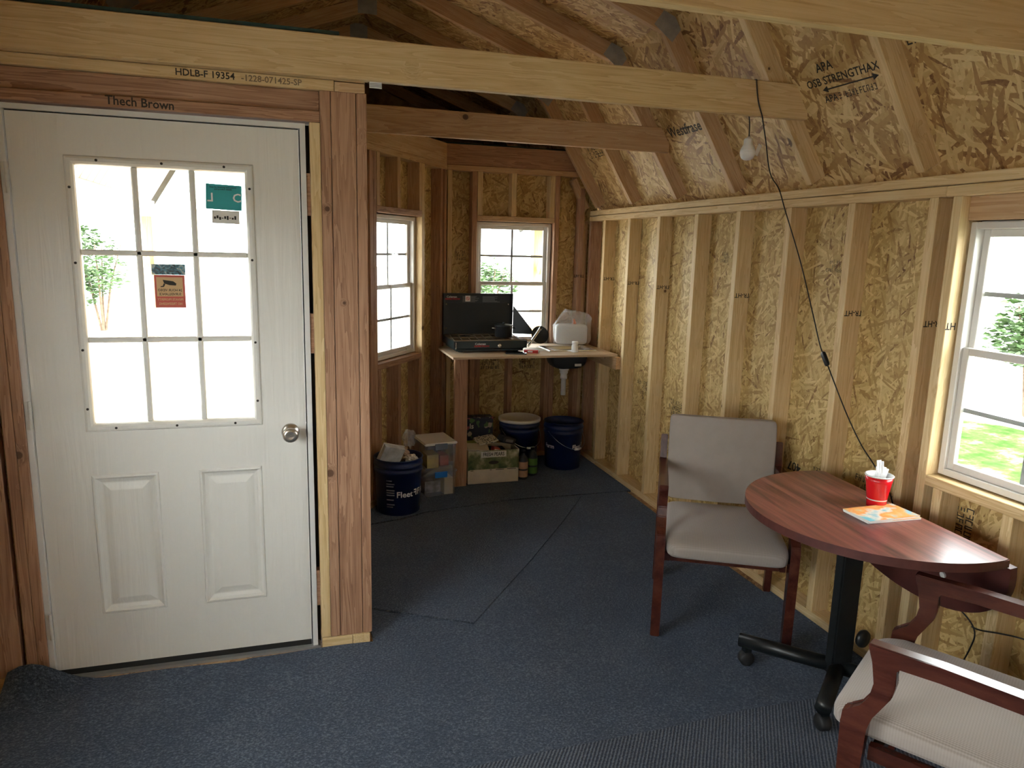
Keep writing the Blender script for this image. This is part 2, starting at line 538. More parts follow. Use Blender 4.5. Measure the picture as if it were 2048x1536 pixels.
# ---- door wall: local x = X - LX
DW = PX - LX
wf = sheet('wall_front', DW, 2.19, [(-0.895 - LX, 0.094 - LX, -0.02, 2.042)], M['osb'], uvo=(1.3, 7.4), xa=-0.1)
place(wf, LX, E_, 1, 0)
tag(wf, kind='structure')
def wfl(name, xa, xb, za, zb, mat, y0=0.0, y1=0.089):
    return lumber(name, xa - LX, xb - LX, y0, y1, za, zb, mat, wf)
wfl('jack_stud', 0.0925, 0.1295, S38, 2.041, M['pine'])
wfl('king_stud', 0.1305, 0.167, S38, Z2, M['fir'])
wfl('corner_stud', 0.169, 0.2565, S38, Z2, M['fir'], 0.0, 0.038)
wfl('corner_stud', 0.2585, 0.295, S38, Z2, M['fir'])
wfl('bottom_plate', 0.095, 0.215, -0.006, 0.036, M['pine'], -0.004, 0.089)
wfl('bottom_plate', 0.216, 0.286, -0.006, 0.036, M['pine'], -0.008, 0.089)
wfl('jack_stud', -0.913, -0.8795, S38, 2.041, M['fir'])
wfl('king_stud', -0.948, -0.914, S38, Z2, M['fir'])
wfl('corner_stud', -1.06, -0.962, S38, Z2, M['fir'], 0.0, 0.038)
wfl('bottom_plate', -1.107, -0.88, -0.006, 0.036, M['warm'])
wfl('door_header', -0.913, 0.1295, 2.0425, 2.080, M['fir'], 0.0, 0.089)
wfl('door_header', -0.913, 0.1295, 2.0815, 2.151, M['fir'], 0.022, 0.06)
wfl('rim_board', -1.107, 0.292, 2.1905, 2.333, M['pine'], 0.005, 0.043)  # unseen board, added to stop light coming in over the door wall
wfl('top_plate', -1.107, 0.181, Z2, 2.189, M['pine'])
wfl('top_plate', 0.182, 0.290, Z2 - 0.004, 2.186, M['warm'], 0.004, 0.089)

# ---- left wall and rear wall (behind the camera), the left one with unseen windows added for fill light
wl = sheet('wall_left', E_ - Y_REAR + 0.1, 1.915, [(0.9, 2.12, 0.84, 1.75), (2.9, 4.12, 0.84, 1.75)], M['osb'], uvo=(2.3, 9.4), xa=-0.1)
place(wl, LX, Y_REAR, 0, 1)
tag(wl, kind='structure')
for k in range(13):
    xx = 0.02 + 0.4064 * k
    if not (0.87 < xx + 0.02 < 2.15 or 2.87 < xx + 0.02 < 4.15):
        lumber('stud', xx, xx + S38, 0, 0.089, S38, ZT, M['pine'], wl)
lumber('top_plate', 0, 5.12, 0, 0.089, ZT, ZT + 0.076, M['pine'], wl)
lumber('bottom_plate', 0, 5.12, 0, 0.089, -0.006, S38, M['pine'], wl)
wz = sheet('wall_rear', WX - LX, 1.907, [], M['osb'], uvo=(12.3, 9.4))
place(wz, WX, Y_REAR, -1, 0)
tag(wz, kind='structure')

# ---- floor
bm = bmesh.new()
uvl = bm.loops.layers.uv.new('UVMap')
prismz(bm, [(LX - 0.1, Y_REAR - 0.1), (WX + 0.1, Y_REAR - 0.1), (WX + 0.1, EAVE), (LX - 0.1, EAVE)], -0.14, -0.006)
for f in bm.faces:
    for l in f.loops:
        l[uvl].uv = (l.vert.co.x, l.vert.co.y)
M['subfloor'] = osb_mat('subfloor_board', [(0.16, (0.20, 0.10, 0.045)), (0.34, (0.36, 0.21, 0.10)), (0.6, (0.45, 0.28, 0.14)), (0.85, (0.52, 0.36, 0.2))], 1.6)
fl = bm_obj('floor', bm, M['subfloor'])
tag(fl, kind='structure')

# ---- roof: gambrel section, sheathing = ceiling
KN = Vector((1.775, 2.663))         # inner corner of the knee (right side)
FT = Vector((2.245, 1.9076))        # inner edge at the wall plate
RG = Vector((RIDGE, 3.112))         # inner edge at the ridge
def offset_line(a, b, d):
    t = (b - a).normalized()
    n = Vector((t.y, -t.x))
    return a + n * d, b + n * d, t
def isect(a, t, b, s):
    den = t.x * s.y - t.y * s.x
    k = ((b.x - a.x) * s.y - (b.y - a.y) * s.x) / den
    return a + t * k
def section(d):
    """points foot, knee, ridge pushed outward by d"""
    a0, a1, t1 = offset_line(KN, FT, -d)
    b0, b1, t2 = offset_line(RG, KN, -d)
    knee = isect(a0, t1, b0, t2)
    foot = a1
    ridge = Vector((RIDGE, 0))
    ridge = b0 + t2 * ((RIDGE - b0.x) / t2.x)
    return foot, knee, ridge
fo, ko, ro = section(0.089)
f2, k2, r2 = section(0.1005)
def mir(v):
    return Vector((2 * RIDGE - v.x, v.y))
bm = bmesh.new()
uvl = bm.loops.layers.uv.new('UVMap')
tl = (fo - ko).normalized()
fo_e, f2_e = fo + tl * 0.16, f2 + tl * 0.16
Y0, Y1 = Y_REAR - 0.15, EAVE + 0.1
def slab(a, b, c, d, u0):
    """quad strip a-b (inner) and d-c (outer) from Y0 to Y1"""
    fs = []
    for (p, q) in ((a, b), (b, c), (c, d), (d, a)):
        fs.append(bm.faces.new([bm.verts.new((p.x, Y0, p.y)), bm.verts.new((q.x, Y0, q.y)), bm.verts.new((q.x, Y1, q.y)), bm.verts.new((p.x, Y1, p.y))]))
    for yy in (Y0, Y1):
        fs.append(bm.faces.new([bm.verts.new((p.x, yy, p.y)) for p in (a, b, c, d)]))
    for f in fs:
        for l in f.loops:
            w = l.vert.co
            l[uvl].uv = (w.y + u0, (Vector((w.x, w.z)) - a).length + u0 * 1.7)
slab(fo_e, ko, k2, f2_e, 0.0)
slab(ko, ro, r2, k2, 20.0)
slab(mir(ro), mir(ko), mir(k2), mir(r2), 40.0)
slab(mir(ko), mir(fo_e), mir(f2_e), mir(k2), 60.0)
ceil = bm_obj('ceiling', bm, M['osb_roof'])
tag(ceil, kind='structure')

M['tooth'] = plain('plate_teeth', (0.75, 0.72, 0.66), 0.35, 0.6)
def gusset(parent_board, ctr, ang, yy):
    """toothed plate over a rafter joint; ctr in (x,z)"""
    bm = bmesh.new()
    add_box(bm, -0.062, 0.062, -0.0012, 0.0012, -0.05, 0.05)
    for i in range(9):
        for j in range(5):
            add_box(bm, -0.055 + i * 0.0135, -0.0515 + i * 0.0135, -0.0022, 0.0, -0.042 + j * 0.0195, -0.032 + j * 0.0195)
    o = bm_obj('gusset_plate', bm, M['steel'])
    o.parent = parent_board
    mw = Matrix.Translation((ctr.x, yy, ctr.y)) @ Matrix.Rotation(-ang, 4, 'Y')
    o.matrix_parent_inverse = Matrix.Identity(4)
    o.matrix_basis = parent_board.matrix_basis.inverted() @ mw
rafter_far = [7.05, 6.44, 5.84, 5.238, 4.65, 4.05, 3.45, 2.861, 2.250, 1.650, 1.05, 0.45, -0.15, -0.75, -1.35, -1.95]
fm, km, rm = section(0.0445)
for y in rafter_far:
    yc = y - 0.019
    mat = M['warm'] if 3.0 < y < 5.4 else (M['warm'] if y > 5.4 else M['pine'])
    for side in (0, 1):
        g = (lambda v: mir(v)) if side else (lambda v: v)
        a, b, c = g(fm + (fm - km).normalized() * 0.0), g(km), g(rm)
        # lower rafter stops on the plate; its foot is cut level by resting just above it
        lo0 = g(km + (fm - km) * 1.0)
        low = beam('rafter', (lo0.x, yc, lo0.y + 0.02), (b.x, yc, b.y), 0.089, 0.038, mat, ceil, up=(0, 1, 0))
        upp = beam('rafter', (b.x, yc, b.y), (c.x, yc, c.y), 0.089, 0.038, mat, ceil, up=(0, 1, 0))
        if 1.5 < y < 6.6:
            dirk = (g(fm) - g(rm))
            ang = math.atan2(dirk.y, dirk.x)
            gusset(low, g(km) + Vector((0, -0.002)), ang, yc - 0.0205)
            if side == 0:
                gusset(upp, Vector((RIDGE, rm.y - 0.012)), 0.0, yc - 0.0205)

lumber('eave_light_block', 2.3185, 2.42, Y0, Y1, 1.796, 1.812, M['whitewood'], ceil)  # unseen board added to block light leaking in at the eave
lumber('eave_light_block', 2 * RIDGE - 2.42, 2 * RIDGE - 2.3185, Y0, 2.92, 1.796, 1.812, M['whitewood'], ceil)  # same added light block on the left eave
# pale boards lining the porch eave, and the grey rake at the roof's end
fi_, ki_ = mir(FT), mir(KN)
for k in range(26):
    ya = 3.05 + 0.155 * k
    a, b = fi_ + (fi_ - ki_).normalized() * 0.02, fi_ + (ki_ - fi_) * 0.55
    nn = Vector((-(ki_ - fi_).y, (ki_ - fi_).x)).normalized()
    if nn.x < 0: nn = -nn
    beam('soffit_plank', (a.x + nn.x * 0.008, ya + 0.075, a.y + nn.y * 0.008), (b.x + nn.x * 0.008, ya + 0.075, b.y + nn.y * 0.008), 0.014, 0.147, M['whitewood'], ceil, up=(0, 1, 0))
for g in (lambda v: v, mir):
    p, q, r = g(fm + (fm - km).normalized() * 0.14), g(km), g(rm)
    beam('rake_board', (p.x, EAVE + 0.115, p.y), (q.x, EAVE + 0.115, q.y), 0.15, 0.02, M['rake'], ceil, up=(0, 1, 0))
    beam('rake_board', (q.x, EAVE + 0.115, q.y), (r.x, EAVE + 0.115, r.y), 0.15, 0.02, M['rake'], ceil, up=(0, 1, 0))
# tie beams (2x6)
def tie(y0, x0, x1, mat, za=2.187, zb=2.328):
    return lumber('tie_beam', x0, x1, y0, y0 + S38, za, zb, mat, ceil, 0.003)
tie(2.785, -0.98, 2.160, M['pine'], 2.1905, 2.330)
tie(3.973, 0.20, 2.150, M['warm'], 2.186, 2.322)
tie(1.652, -1.0, 2.13, M['pine'], 2.186, 2.326)
tie(0.40, -1.0, 2.13, M['pine'], 2.186, 2.326)
tie(-0.80, -1.0, 2.13, M['pine'], 2.186, 2.326)

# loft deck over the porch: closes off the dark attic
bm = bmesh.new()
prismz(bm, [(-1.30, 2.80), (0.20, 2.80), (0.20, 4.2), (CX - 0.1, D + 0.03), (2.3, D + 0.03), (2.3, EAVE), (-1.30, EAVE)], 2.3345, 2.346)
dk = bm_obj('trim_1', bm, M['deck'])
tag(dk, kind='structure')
# gable boards at both ends
for nm, yy, zb in (('wall_gable_porch', EAVE - 0.02, 2.346), ('wall_gable_rear', Y_REAR - 0.02, 1.9)):
    bm = bmesh.new()
    pts = [(fo.x, zb), (ko.x, ko.y), (RIDGE, ro.y), (mir(ko).x, ko.y), (mir(fo).x, zb)]
    if zb > 2.3:
        kx = ko.x + (fo.x - ko.x) * (ko.y - zb) / (ko.y - fo.y)
        pts[0], pts[4] = (kx, zb), (2 * RIDGE - kx, zb)
    prism(bm, pts, yy, yy + 0.011)
    g_ = bm_obj(nm, bm, M['gable'])
    tag(g_, kind='structure')
# ------------------------------------------------------------------ windows
def rect_ring(bm, x0, x1, z0, z1, m, ya, yb):
    """rectangular frame of member width m"""
    for a in ((x0, x0 + m, z0, z1), (x1 - m, x1, z0, z1), (x0 + m, x1 - m, z0, z0 + m), (x0 + m, x1 - m, z1 - m, z1)):
        add_box(bm, a[0], a[1], ya, yb, a[2], a[3])
def make_window(idx, ox, oy, dx, dy, w, z0, z1):
    e = empty('window_%d' % idx, (ox, oy, z0), math.atan2(dy, dx))
    tag(e, kind='structure')
    h = z1 - z0
    hw = w / 2
    bm = bmesh.new()
    rect_ring(bm, -hw + 0.004, hw - 0.004, 0.004, h - 0.004, 0.024, 0.048, 0.108)
    rect_ring(bm, -hw - 0.03, hw + 0.03, -0.03, h + 0.03, 0.036, 0.1005, 0.112)
    bmesh.ops.bevel(bm, geom=bm.edges[:], offset=0.002, segments=1, affect='EDGES')
    bm_obj('frame', bm, M['vinyl'], e)
    mid = h * 0.5
    for nm, a, b, y in (('upper_sash', mid - 0.012, h - 0.028, 0.082), ('lower_sash', 0.028, mid + 0.018, 0.060)):
        bm = bmesh.new()
        rect_ring(bm, -hw + 0.028, hw - 0.028, a, b, 0.026, y, y + 0.02)
        bmesh.ops.bevel(bm, geom=bm.edges[:], offset=0.002, segments=1, affect='EDGES')
        s = bm_obj(nm, bm, M['vinyl'], e)
        xa, xb, za, zb = -hw + 0.054, hw - 0.054, a + 0.026, b - 0.026
        bm = bmesh.new()
        add_box(bm, xa, xb, y + 0.008, y + 0.011, za, zb)
        bm_obj('pane', bm, M['glass'], s)
        bm = bmesh.new()
        add_box(bm, -0.008, 0.008, y + 0.0125, y + 0.0165, za, zb)
        bm_obj('muntin', bm, M['muntin'], s)
        bm = bmesh.new()
        zm = (za + zb) / 2
        add_box(bm, xa, xb, y + 0.0122, y + 0.0162, zm - 0.008, zm + 0.008)
        bm_obj('muntin', bm, M['muntin'], s)
    bm = bmesh.new()
    add_box(bm, hw - 0.12, hw - 0.06, 0.052, 0.06, 0.030, 0.040)
    bm_obj('tilt_latch', bm, M['vinyl'], e)
    bm = bmesh.new()
    add_box(bm, -0.03, 0.03, 0.05, 0.06, mid + 0.002, mid + 0.016)
    bm_obj('sash_lock', bm, M['vinyl'], e)
    return e
M['muntin'] = plain('muntin_grey', (0.36, 0.36, 0.35), 0.5)
make_window(1, WX, 1.706, 0, -1, 0.608, 0.841, 1.749)
make_window(2, 1.635, D, 1, 0, 0.596, 0.891, 1.806)
tm = 0.698
make_window(3, CX - tm * ddx, D - tm * ddy, ddx, ddy, 0.596, 0.894, 1.806)
make_window(4, LX, Y_REAR + 1.51, 0, 1, 1.216, 0.841, 1.749)  # assumed window out of view, added to light the room
make_window(5, LX, Y_REAR + 3.51, 0, 1, 1.216, 0.841, 1.749)  # second assumed window out of view, also added for fill light

# ------------------------------------------------------------------ the door
def door_paint():
    m, nt, b = newmat('door_paint')
    tc = N(nt, 'ShaderNodeTexCoord')
    mp = N(nt, 'ShaderNodeMapping')
    mp.inputs['Scale'].default_value = (26, 26, 1.7)
    L(nt, tc.outputs['Object'], mp.inputs[0])
    n = N(nt, 'ShaderNodeTexNoise')
    n.inputs['Scale'].default_value = 1.5
    n.inputs['Detail'].default_value = 2
    n.inputs['Distortion'].default_value = 0.8
    L(nt, mp.outputs[0], n.inputs['Vector'])
    w = math_(nt, 'FRACT', math_(nt, 'MULTIPLY', n.outputs[0], 9))
    b.inputs['Base Color'].default_value = (0.73, 0.72, 0.675, 1)
    b.inputs['Roughness'].default_value = 0.42
    bump(nt, b, w, 0.22, 0.0014)
    return m
M['door'] = door_paint()
M['jamb'] = plain('white_jamb', (0.70, 0.70, 0.68), 0.45)
M['nickel'] = plain('satin_nickel', (0.55, 0.52, 0.47), 0.28, 1.0)
M['alu'] = plain('threshold_aluminium', (0.42, 0.44, 0.44), 0.45, 0.6)
M['hinge'] = plain('painted_hinge', (0.62, 0.62, 0.58), 0.4)
DY = 2.85
dr = empty('door_1', (-0.402, DY, 0.0))
tag(dr, kind='structure')
OX = 0.402
def dX(x): return x + OX
sl = sheet('slab', 0.912, 1.986, [(0.158, 0.754, 0.906, 1.857), (0.163, 0.386, 0.206, 0.745), (0.522, 0.746, 0.206, 0.745)], M['door'], y0=0.0, y1=0.044, zb=0.0)
sl.parent = dr
sl.location = (-0.456, 0, 0.028)
def nested(bm, x0, x1, z0, z1, rings, fill=True):
    prev = None
    for ins, y in rings:
        r = [bm.verts.new(p) for p in ((x0 + ins, y, z0 + ins), (x1 - ins, y, z0 + ins), (x1 - ins, y, z1 - ins), (x0 + ins, y, z1 - ins))]
        if prev:
            for i in range(4):
                bm.faces.new((prev[i], prev[(i + 1) % 4], r[(i + 1) % 4], r[i]))
        prev = r
    if fill:
        bm.faces.new(prev)
for xa, xb in ((-0.695, -0.472), (-0.336, -0.112)):
    bm = bmesh.new()
    nested(bm, dX(xa), dX(xb), 0.234, 0.773, [(0, 0.001), (0.004, -0.004), (0.010, -0.005), (0.018, 0.004), (0.030, 0.009), (0.034, 0.009), (0.056, 0.001), (0.060, 0.0)])
    pn = bm_obj('raised_panel', bm, M['door'], dr)
# glazed opening
bm = bmesh.new()
nested(bm, dX(-0.700), dX(-0.104), 0.934, 1.885, [(0, 0.001), (0.004, -0.008), (0.010, -0.011), (0.020, -0.011), (0.027, -0.005), (0.030, 0.004), (0.031, 0.022)], fill=False)
lf = bm_obj('glass_frame', bm, M['door'], dr)
GX0, GX1, GZ0, GZ1 = dX(-0.671), dX(-0.133), 0.964, 1.856
def bar(name, x0, x1, z0, z1):
    bm = bmesh.new()
    add_box(bm, x0, x1, 0.0, 0.03, z0, z1)
    bmesh.ops.bevel(bm, geom=bm.edges[:], offset=0.004, segments=1, affect='EDGES')
    return bm_obj(name, bm, M['door'], lf)
MXS = [dX(-0.490), dX(-0.308)]
MZS = [1.263, 1.566]
for x in MXS:
    bar('muntin', x - 0.010, x + 0.010, GZ0, GZ1)
for z in MZS:
    bar('muntin', GX0, GX1, z - 0.0095, z + 0.0095)
xs_ = [GX0] + MXS + [GX1]
zs_ = [GZ0] + MZS + [GZ1]
for i in range(3):
    for j in range(3):
        bm = bmesh.new()
        add_box(bm, xs_[i], xs_[i + 1], 0.016, 0.02, zs_[j], zs_[j + 1])
        bm_obj('pane', bm, M['glass'], lf)
for sx, sz in ((-0.60, 1.871), (-0.40, 1.871), (-0.20, 1.871), (-0.60, 0.948), (-0.40, 0.948), (-0.20, 0.948), (-0.686, 1.78), (-0.686, 1.53), (-0.686, 1.23), (-0.686, 1.02), (-0.118, 1.80), (-0.118, 1.55), (-0.118, 1.25), (-0.118, 1.03)):
    bm = bmesh.new()
    lathe(bm, [(0.0045, 0.0), (0.0045, 0.002), (0.0, 0.0025)], 10)
    o = bm_obj('screw_plug', bm, M['ink'], lf, (dX(sx), -0.0105, sz), (PI / 2, 0, 0))
# knob
kb = empty('door_knob', (dX(-0.004), 0, 0.902), 0, dr)
bm = bmesh.new()
lathe(bm, [(0.033, 0.0), (0.033, 0.005), (0.028, 0.010), (0.014, 0.013), (0.011, 0.03), (0.016, 0.036), (0.026, 0.046), (0.029, 0.056), (0.027, 0.064), (0.019, 0.069), (0.012, 0.067)], 32)
bm_obj('knob', bm, M['nickel'], kb, (0, 0, 0), (PI / 2, 0, 0), True)
bm = bmesh.new()
add_box(bm, -0.008, 0.008, -0.0715, -0.066, -0.003, 0.003)
bm_obj('turn_button', bm, M['nickel'], kb)
bm = bmesh.new()
add_box(bm, 0.456 - 0.0005, 0.4575, 0.006, 0.034, 0.875, 0.93)
bm_obj('latch_plate', bm, M['nickel'], dr)
for hz in (1.802, 1.005, 0.213):
    bm = bmesh.new()
    lathe(bm, [(0.0065, -0.05), (0.0065, -0.03), (0.0058, -0.029), (0.0065, -0.028), (0.0065, -0.011), (0.0058, -0.010), (0.0065, -0.009), (0.0065, 0.009), (0.0058, 0.010), (0.0065, 0.011), (0.0065, 0.028), (0.0058, 0.029), (0.0065, 0.03), (0.0065, 0.05)], 14)
    add_box(bm, -0.018, 0.0, 0.003, 0.006, -0.05, 0.05)
    bm_obj('hinge', bm, M['hinge'], dr, (-0.4595, -0.0165, hz))
# jamb, gap shade, threshold, sweep
bm = bmesh.new()
add_box(bm, -0.492, -0.459, -0.012, 0.085, -0.004, 2.036)
add_box(bm, 0.461, 0.480, -0.012, 0.085, -0.004, 2.036)
add_box(bm, -0.459, 0.461, -0.012, 0.085, 2.0185, 2.036)
bm_obj('jamb', bm, M['jamb'], dr)
bm = bmesh.new()
add_box(bm, 0.4575, 0.4605, 0.004, 0.08, 0.0, 2.017)
add_box(bm, -0.456, 0.456, 0.004, 0.08, 2.0145, 2.018)
add_box(bm, 0.4805, 0.494, 0.03, 0.08, 0.0, 2.036)
bm_obj('gap_shade_strip', bm, M['black'], dr)  # black strips in the gaps round slab and jamb, standing in for shade
bm = bmesh.new()
add_box(bm, -0.456, 0.456, 0.002, 0.042, 0.004, 0.028)
bm_obj('door_sweep', bm, M['black'], dr)
bm = bmesh.new()
prism(bm, [(0, 0)] and [(-0.49, -0.006), (0.49, -0.006), (0.49, 0.004), (-0.49, 0.004)], -0.022, 0.10)
bm_obj('threshold', bm, M['alu'], dr)
for zc in (1.79, 1.28, 0.25):
    bm = bmesh.new()
    add_box(bm, 0.481, 0.4935, -0.006, 0.03, zc - 0.075, zc + 0.075)
    bm_obj('shim', bm, M['fir'], dr)

# ------------------------------------------------------------------ porch framing and the yard
M['porchwood'] = lumber_mat('porch_pine', (0.46, 0.29, 0.12), (0.60, 0.42, 0.20), (0.70, 0.53, 0.28))
def post(label, x, y):
    o = lumber('porch_post', x - 0.045, x + 0.045, y - 0.045, y + 0.045, -0.006, 1.80, M['porchwood'])
    tag(o, label, 'post')
    return o
post('square pine porch post seen through the glazed door', -1.12, 6.95)
post('square pine porch post outside the window behind the counter', 2.26, 6.62)
o = beam('porch_brace', (-1.12, 6.50, 1.775), (-1.12, 6.865, 1.41), 0.085, 0.036, M['porchwood'], up=(1, 0, 0))
tag(o, 'diagonal knee brace on the porch post beyond the door', 'brace')
o = beam('porch_brace', (2.26, 6.17, 1.775), (2.26, 6.535, 1.41), 0.085, 0.036, M['porchwood'], up=(1, 0, 0))
tag(o, 'diagonal knee brace on the porch post beyond the counter window', 'brace')
o = lumber('eave_beam', -1.165, -1.075, 2.94, 7.1, 1.8005, 1.935, M['whitewood'])
tag(o, 'whitish eave beam over the porch outside the door', 'beam')
o = lumber('eave_beam', 2.215, 2.305, 5.39, 7.1, 1.8005, 1.935, M['porchwood'])
tag(o, 'pine eave beam over the porch outside the counter window', 'beam')

GRASS = [(0.40, (0.030, 0.060, 0.015)), (0.52, (0.060, 0.095, 0.030)), (0.60, (0.14, 0.14, 0.09)), (0.70, (0.30, 0.29, 0.26))]
def ground_mat(name, grass=False):
    m, nt, b = newmat(name)
    tc = N(nt, 'ShaderNodeTexCoord')
    n = N(nt, 'ShaderNodeTexNoise')
    n.inputs['Scale'].default_value = 2.6
    n.inputs['Detail'].default_value = 9
    n.inputs['Roughness'].default_value = 0.75
    L(nt, tc.outputs['Object'], n.inputs['Vector'])
    r = ramp(nt, GRASS if grass else [(0.35, (0.30, 0.29, 0.26)), (0.5, (0.42, 0.41, 0.38)), (0.65, (0.52, 0.51, 0.48))], n.outputs[0])
    L(nt, r.outputs[0], b.inputs['Base Color'])
    b.inputs['Roughness'].default_value = 0.9
    b.inputs['Specular IOR Level'].default_value = 0.0
    return m
M['yard'] = ground_mat('pale_gravel')
M['lawn'] = ground_mat('patchy_grass', True)
bm = bmesh.new()
prismz(bm, [(-60, -60), (60, -60), (60, 70), (-60, 70)], -0.55, -0.40)
g = bm_obj('ground', bm, M['yard'])
tag(g, kind='structure')
bm = bmesh.new()
prismz(bm, [(3.0, -3.0), (8.6, -2.0), (8.8, 3.0), (8.4, 6.6), (6.5, 9.5), (3.2, 9.0)], -0.4, -0.385)
o = bm_obj('lawn', bm, M['lawn'])
tag(o, 'patchy green lawn outside the window by the table', 'lawn', None, 'stuff')
M['leaf'] = plain('leaf_green', (0.055, 0.105, 0.03), 0.6, 0, 0.5)
M['bark'] = plain('bark', (0.12, 0.08, 0.05), 0.9, 0, 0.4)
def bush(label, x, y, rx, h, n, seed):
    rnd = random.Random(seed)
    e = empty('leafy_bush', (x, y, -0.40))
    tag(e, label, 'bush', 'bushes in the yard')
    bm = bmesh.new()
    blobs = [(rnd.uniform(-rx, rx) * 0.6, rnd.uniform(-rx, rx) * 0.6, rnd.uniform(0.3, 0.85) * h, rnd.uniform(0.3, 0.5) * rx) for _ in range(9)]
    for i in range(n):
        b = blobs[i % 9]
        v = Vector((rnd.gauss(0, 1), rnd.gauss(0, 1), rnd.gauss(0, 1)))
        v = v.normalized() * b[3] * rnd.uniform(0.6, 1.0)
        c = Vector((b[0], b[1], b[2])) + v
        if c.z < 0.05: c.z = 0.05
        s = rnd.uniform(0.03, 0.065) * (1 + h * 0.12)
        q = Matrix.Rotation(rnd.uniform(0, 6.28), 3, 'Z') @ Matrix.Rotation(rnd.uniform(-1, 1), 3, 'X')
        pts = [c + q @ Vector(p) for p in ((-s, 0, 0), (0, -s * 0.5, 0.1 * s), (s, 0, 0), (0, s * 0.5, 0.1 * s))]
        bm.faces.new([bm.verts.new(p) for p in pts])
    bm_obj('foliage', bm, M['leaf'], e)['kind'] = 'stuff'
    for k in range(4):
        bm = bmesh.new()
        a = k * 1.6
        tube(bm, [(0.04 * math.cos(a), 0.04 * math.sin(a), 0), (0.2 * rx * math.cos(a), 0.2 * rx * math.sin(a), 0.4 * h), (0.45 * rx * math.cos(a), 0.45 * rx * math.sin(a), 0.75 * h)], [0.03, 0.022, 0.01], 6)
        bm_obj('stem', bm, M['bark'], e)
bush('leafy green bush far beyond the porch post outside the door', -3.9, 18.0, 1.0, 2.5, 2600, 1)
bush('leafy green bush far off behind the camp stove window', 4.9, 18.0, 0.9, 1.95, 2200, 2)
bush('leafy green bush across the grass outside the window by the table', 9.3, 7.0, 0.75, 1.9, 2600, 3)
#@@CARPET
# ------------------------------------------------------------------ carpets
def carpet_mat(name, c0, c1, c2, rib=False):
    m, nt, b = newmat(name)
    tc = N(nt, 'ShaderNodeTexCoord')
    n = N(nt, 'ShaderNodeTexNoise')
    n.inputs['Scale'].default_value = 120
    n.inputs['Detail'].default_value = 4
    n.inputs['Roughness'].default_value = 0.7
    L(nt, tc.outputs['Object'], n.inputs['Vector'])
    n2 = N(nt, 'ShaderNodeTexNoise')
    n2.inputs['Scale'].default_value = 3
    n2.inputs['Detail'].default_value = 3
    L(nt, tc.outputs['Object'], n2.inputs['Vector'])
    h = n.outputs[0]
    if rib:
        mp = N(nt, 'ShaderNodeMapping')
        mp.inputs['Rotation'].default_value = (0, 0, 0.6)
        L(nt, tc.outputs['Object'], mp.inputs[0])
        w = N(nt, 'ShaderNodeTexWave', wave_type='BANDS', bands_direction='X')
        w.inputs['Scale'].default_value = 28
        w.inputs['Distortion'].default_value = 1.5
        w.inputs['Detail Scale'].default_value = 6
        L(nt, mp.outputs[0], w.inputs['Vector'])
        h = math_(nt, 'ADD', math_(nt, 'MULTIPLY', w.outputs[1], 0.35), math_(nt, 'MULTIPLY', n.outputs[0], 0.7))
    f = math_(nt, 'ADD', math_(nt, 'MULTIPLY', h, 0.85), math_(nt, 'MULTIPLY', n2.outputs[0], 0.15))
    r = ramp(nt, [(0.36, c0), (0.52, c1), (0.70, c2)], f)
    L(nt, r.outputs[0], b.inputs['Base Color'])
    b.inputs['Roughness'].default_value = 1.0
    b.inputs['Specular IOR Level'].default_value = 0.15
    b.inputs['Sheen Weight'].default_value = 0.35
    b.inputs['Sheen Tint'].default_value = (0.55, 0.7, 1.0, 1)
    bump(nt, b, h, 0.9, 0.006)
    return m
M['carpet'] = carpet_mat('blue_grey_pile', (0.012, 0.016, 0.022), (0.045, 0.056, 0.072), (0.17, 0.20, 0.235))
M['ribbed'] = carpet_mat('ribbed_grey_pile', (0.012, 0.014, 0.017), (0.045, 0.05, 0.058), (0.14, 0.15, 0.165), True)
# main carpet: a grid, so that its corner can curl up against the door jamb
bm = bmesh.new()
SEAM = [(-2, 4.08), (0.30, 4.08), (0.62, 4.165), (0.78, 4.24), (1.35, 4.34), (2.3, 4.33)]
def seam(x):
    for (xa, ya), (xb, yb) in zip(SEAM, SEAM[1:]):
        if xa <= x <= xb: return ya + (yb - ya) * (x - xa) / (xb - xa) - 0.004
    return 4.3
def inroom(x, y):
    if y < 2.80: return -1.0 <= x <= WX - 0.004
    if x < 0.2975: return False
    t_edge = D - 0.01
    # diagonal wall line
    dist = (x - CX) * (-math.sin(TH)) + (y - D) * math.cos(TH)
    return y < seam(x) and dist < -0.006 and x < WX - 0.004
nx, ny = 82, 190
gx = [-1.0 + (WX - 0.004 + 1.0) * i / nx for i in range(nx + 1)]
gy = [Y_REAR + 0.01 + (D - 0.01 - Y_REAR - 0.01) * j / ny for j in range(ny + 1)]
gx = sorted(gx + [0.298])
gy = sorted(gy + [2.7995])
nx, ny = len(gx) - 1, len(gy) - 1
vv = {}
def cz(x, y):
    d2 = ((x + 0.93) / 0.13) ** 2 + ((y - 2.86) / 0.16) ** 2
    edge = max(0.0, min(1.0, (2.80 - y) / 0.03))
    return 0.0025 + 0.115 * math.exp(-d2) + 0.0015 * math.sin(5 * x) * math.sin(4 * y)
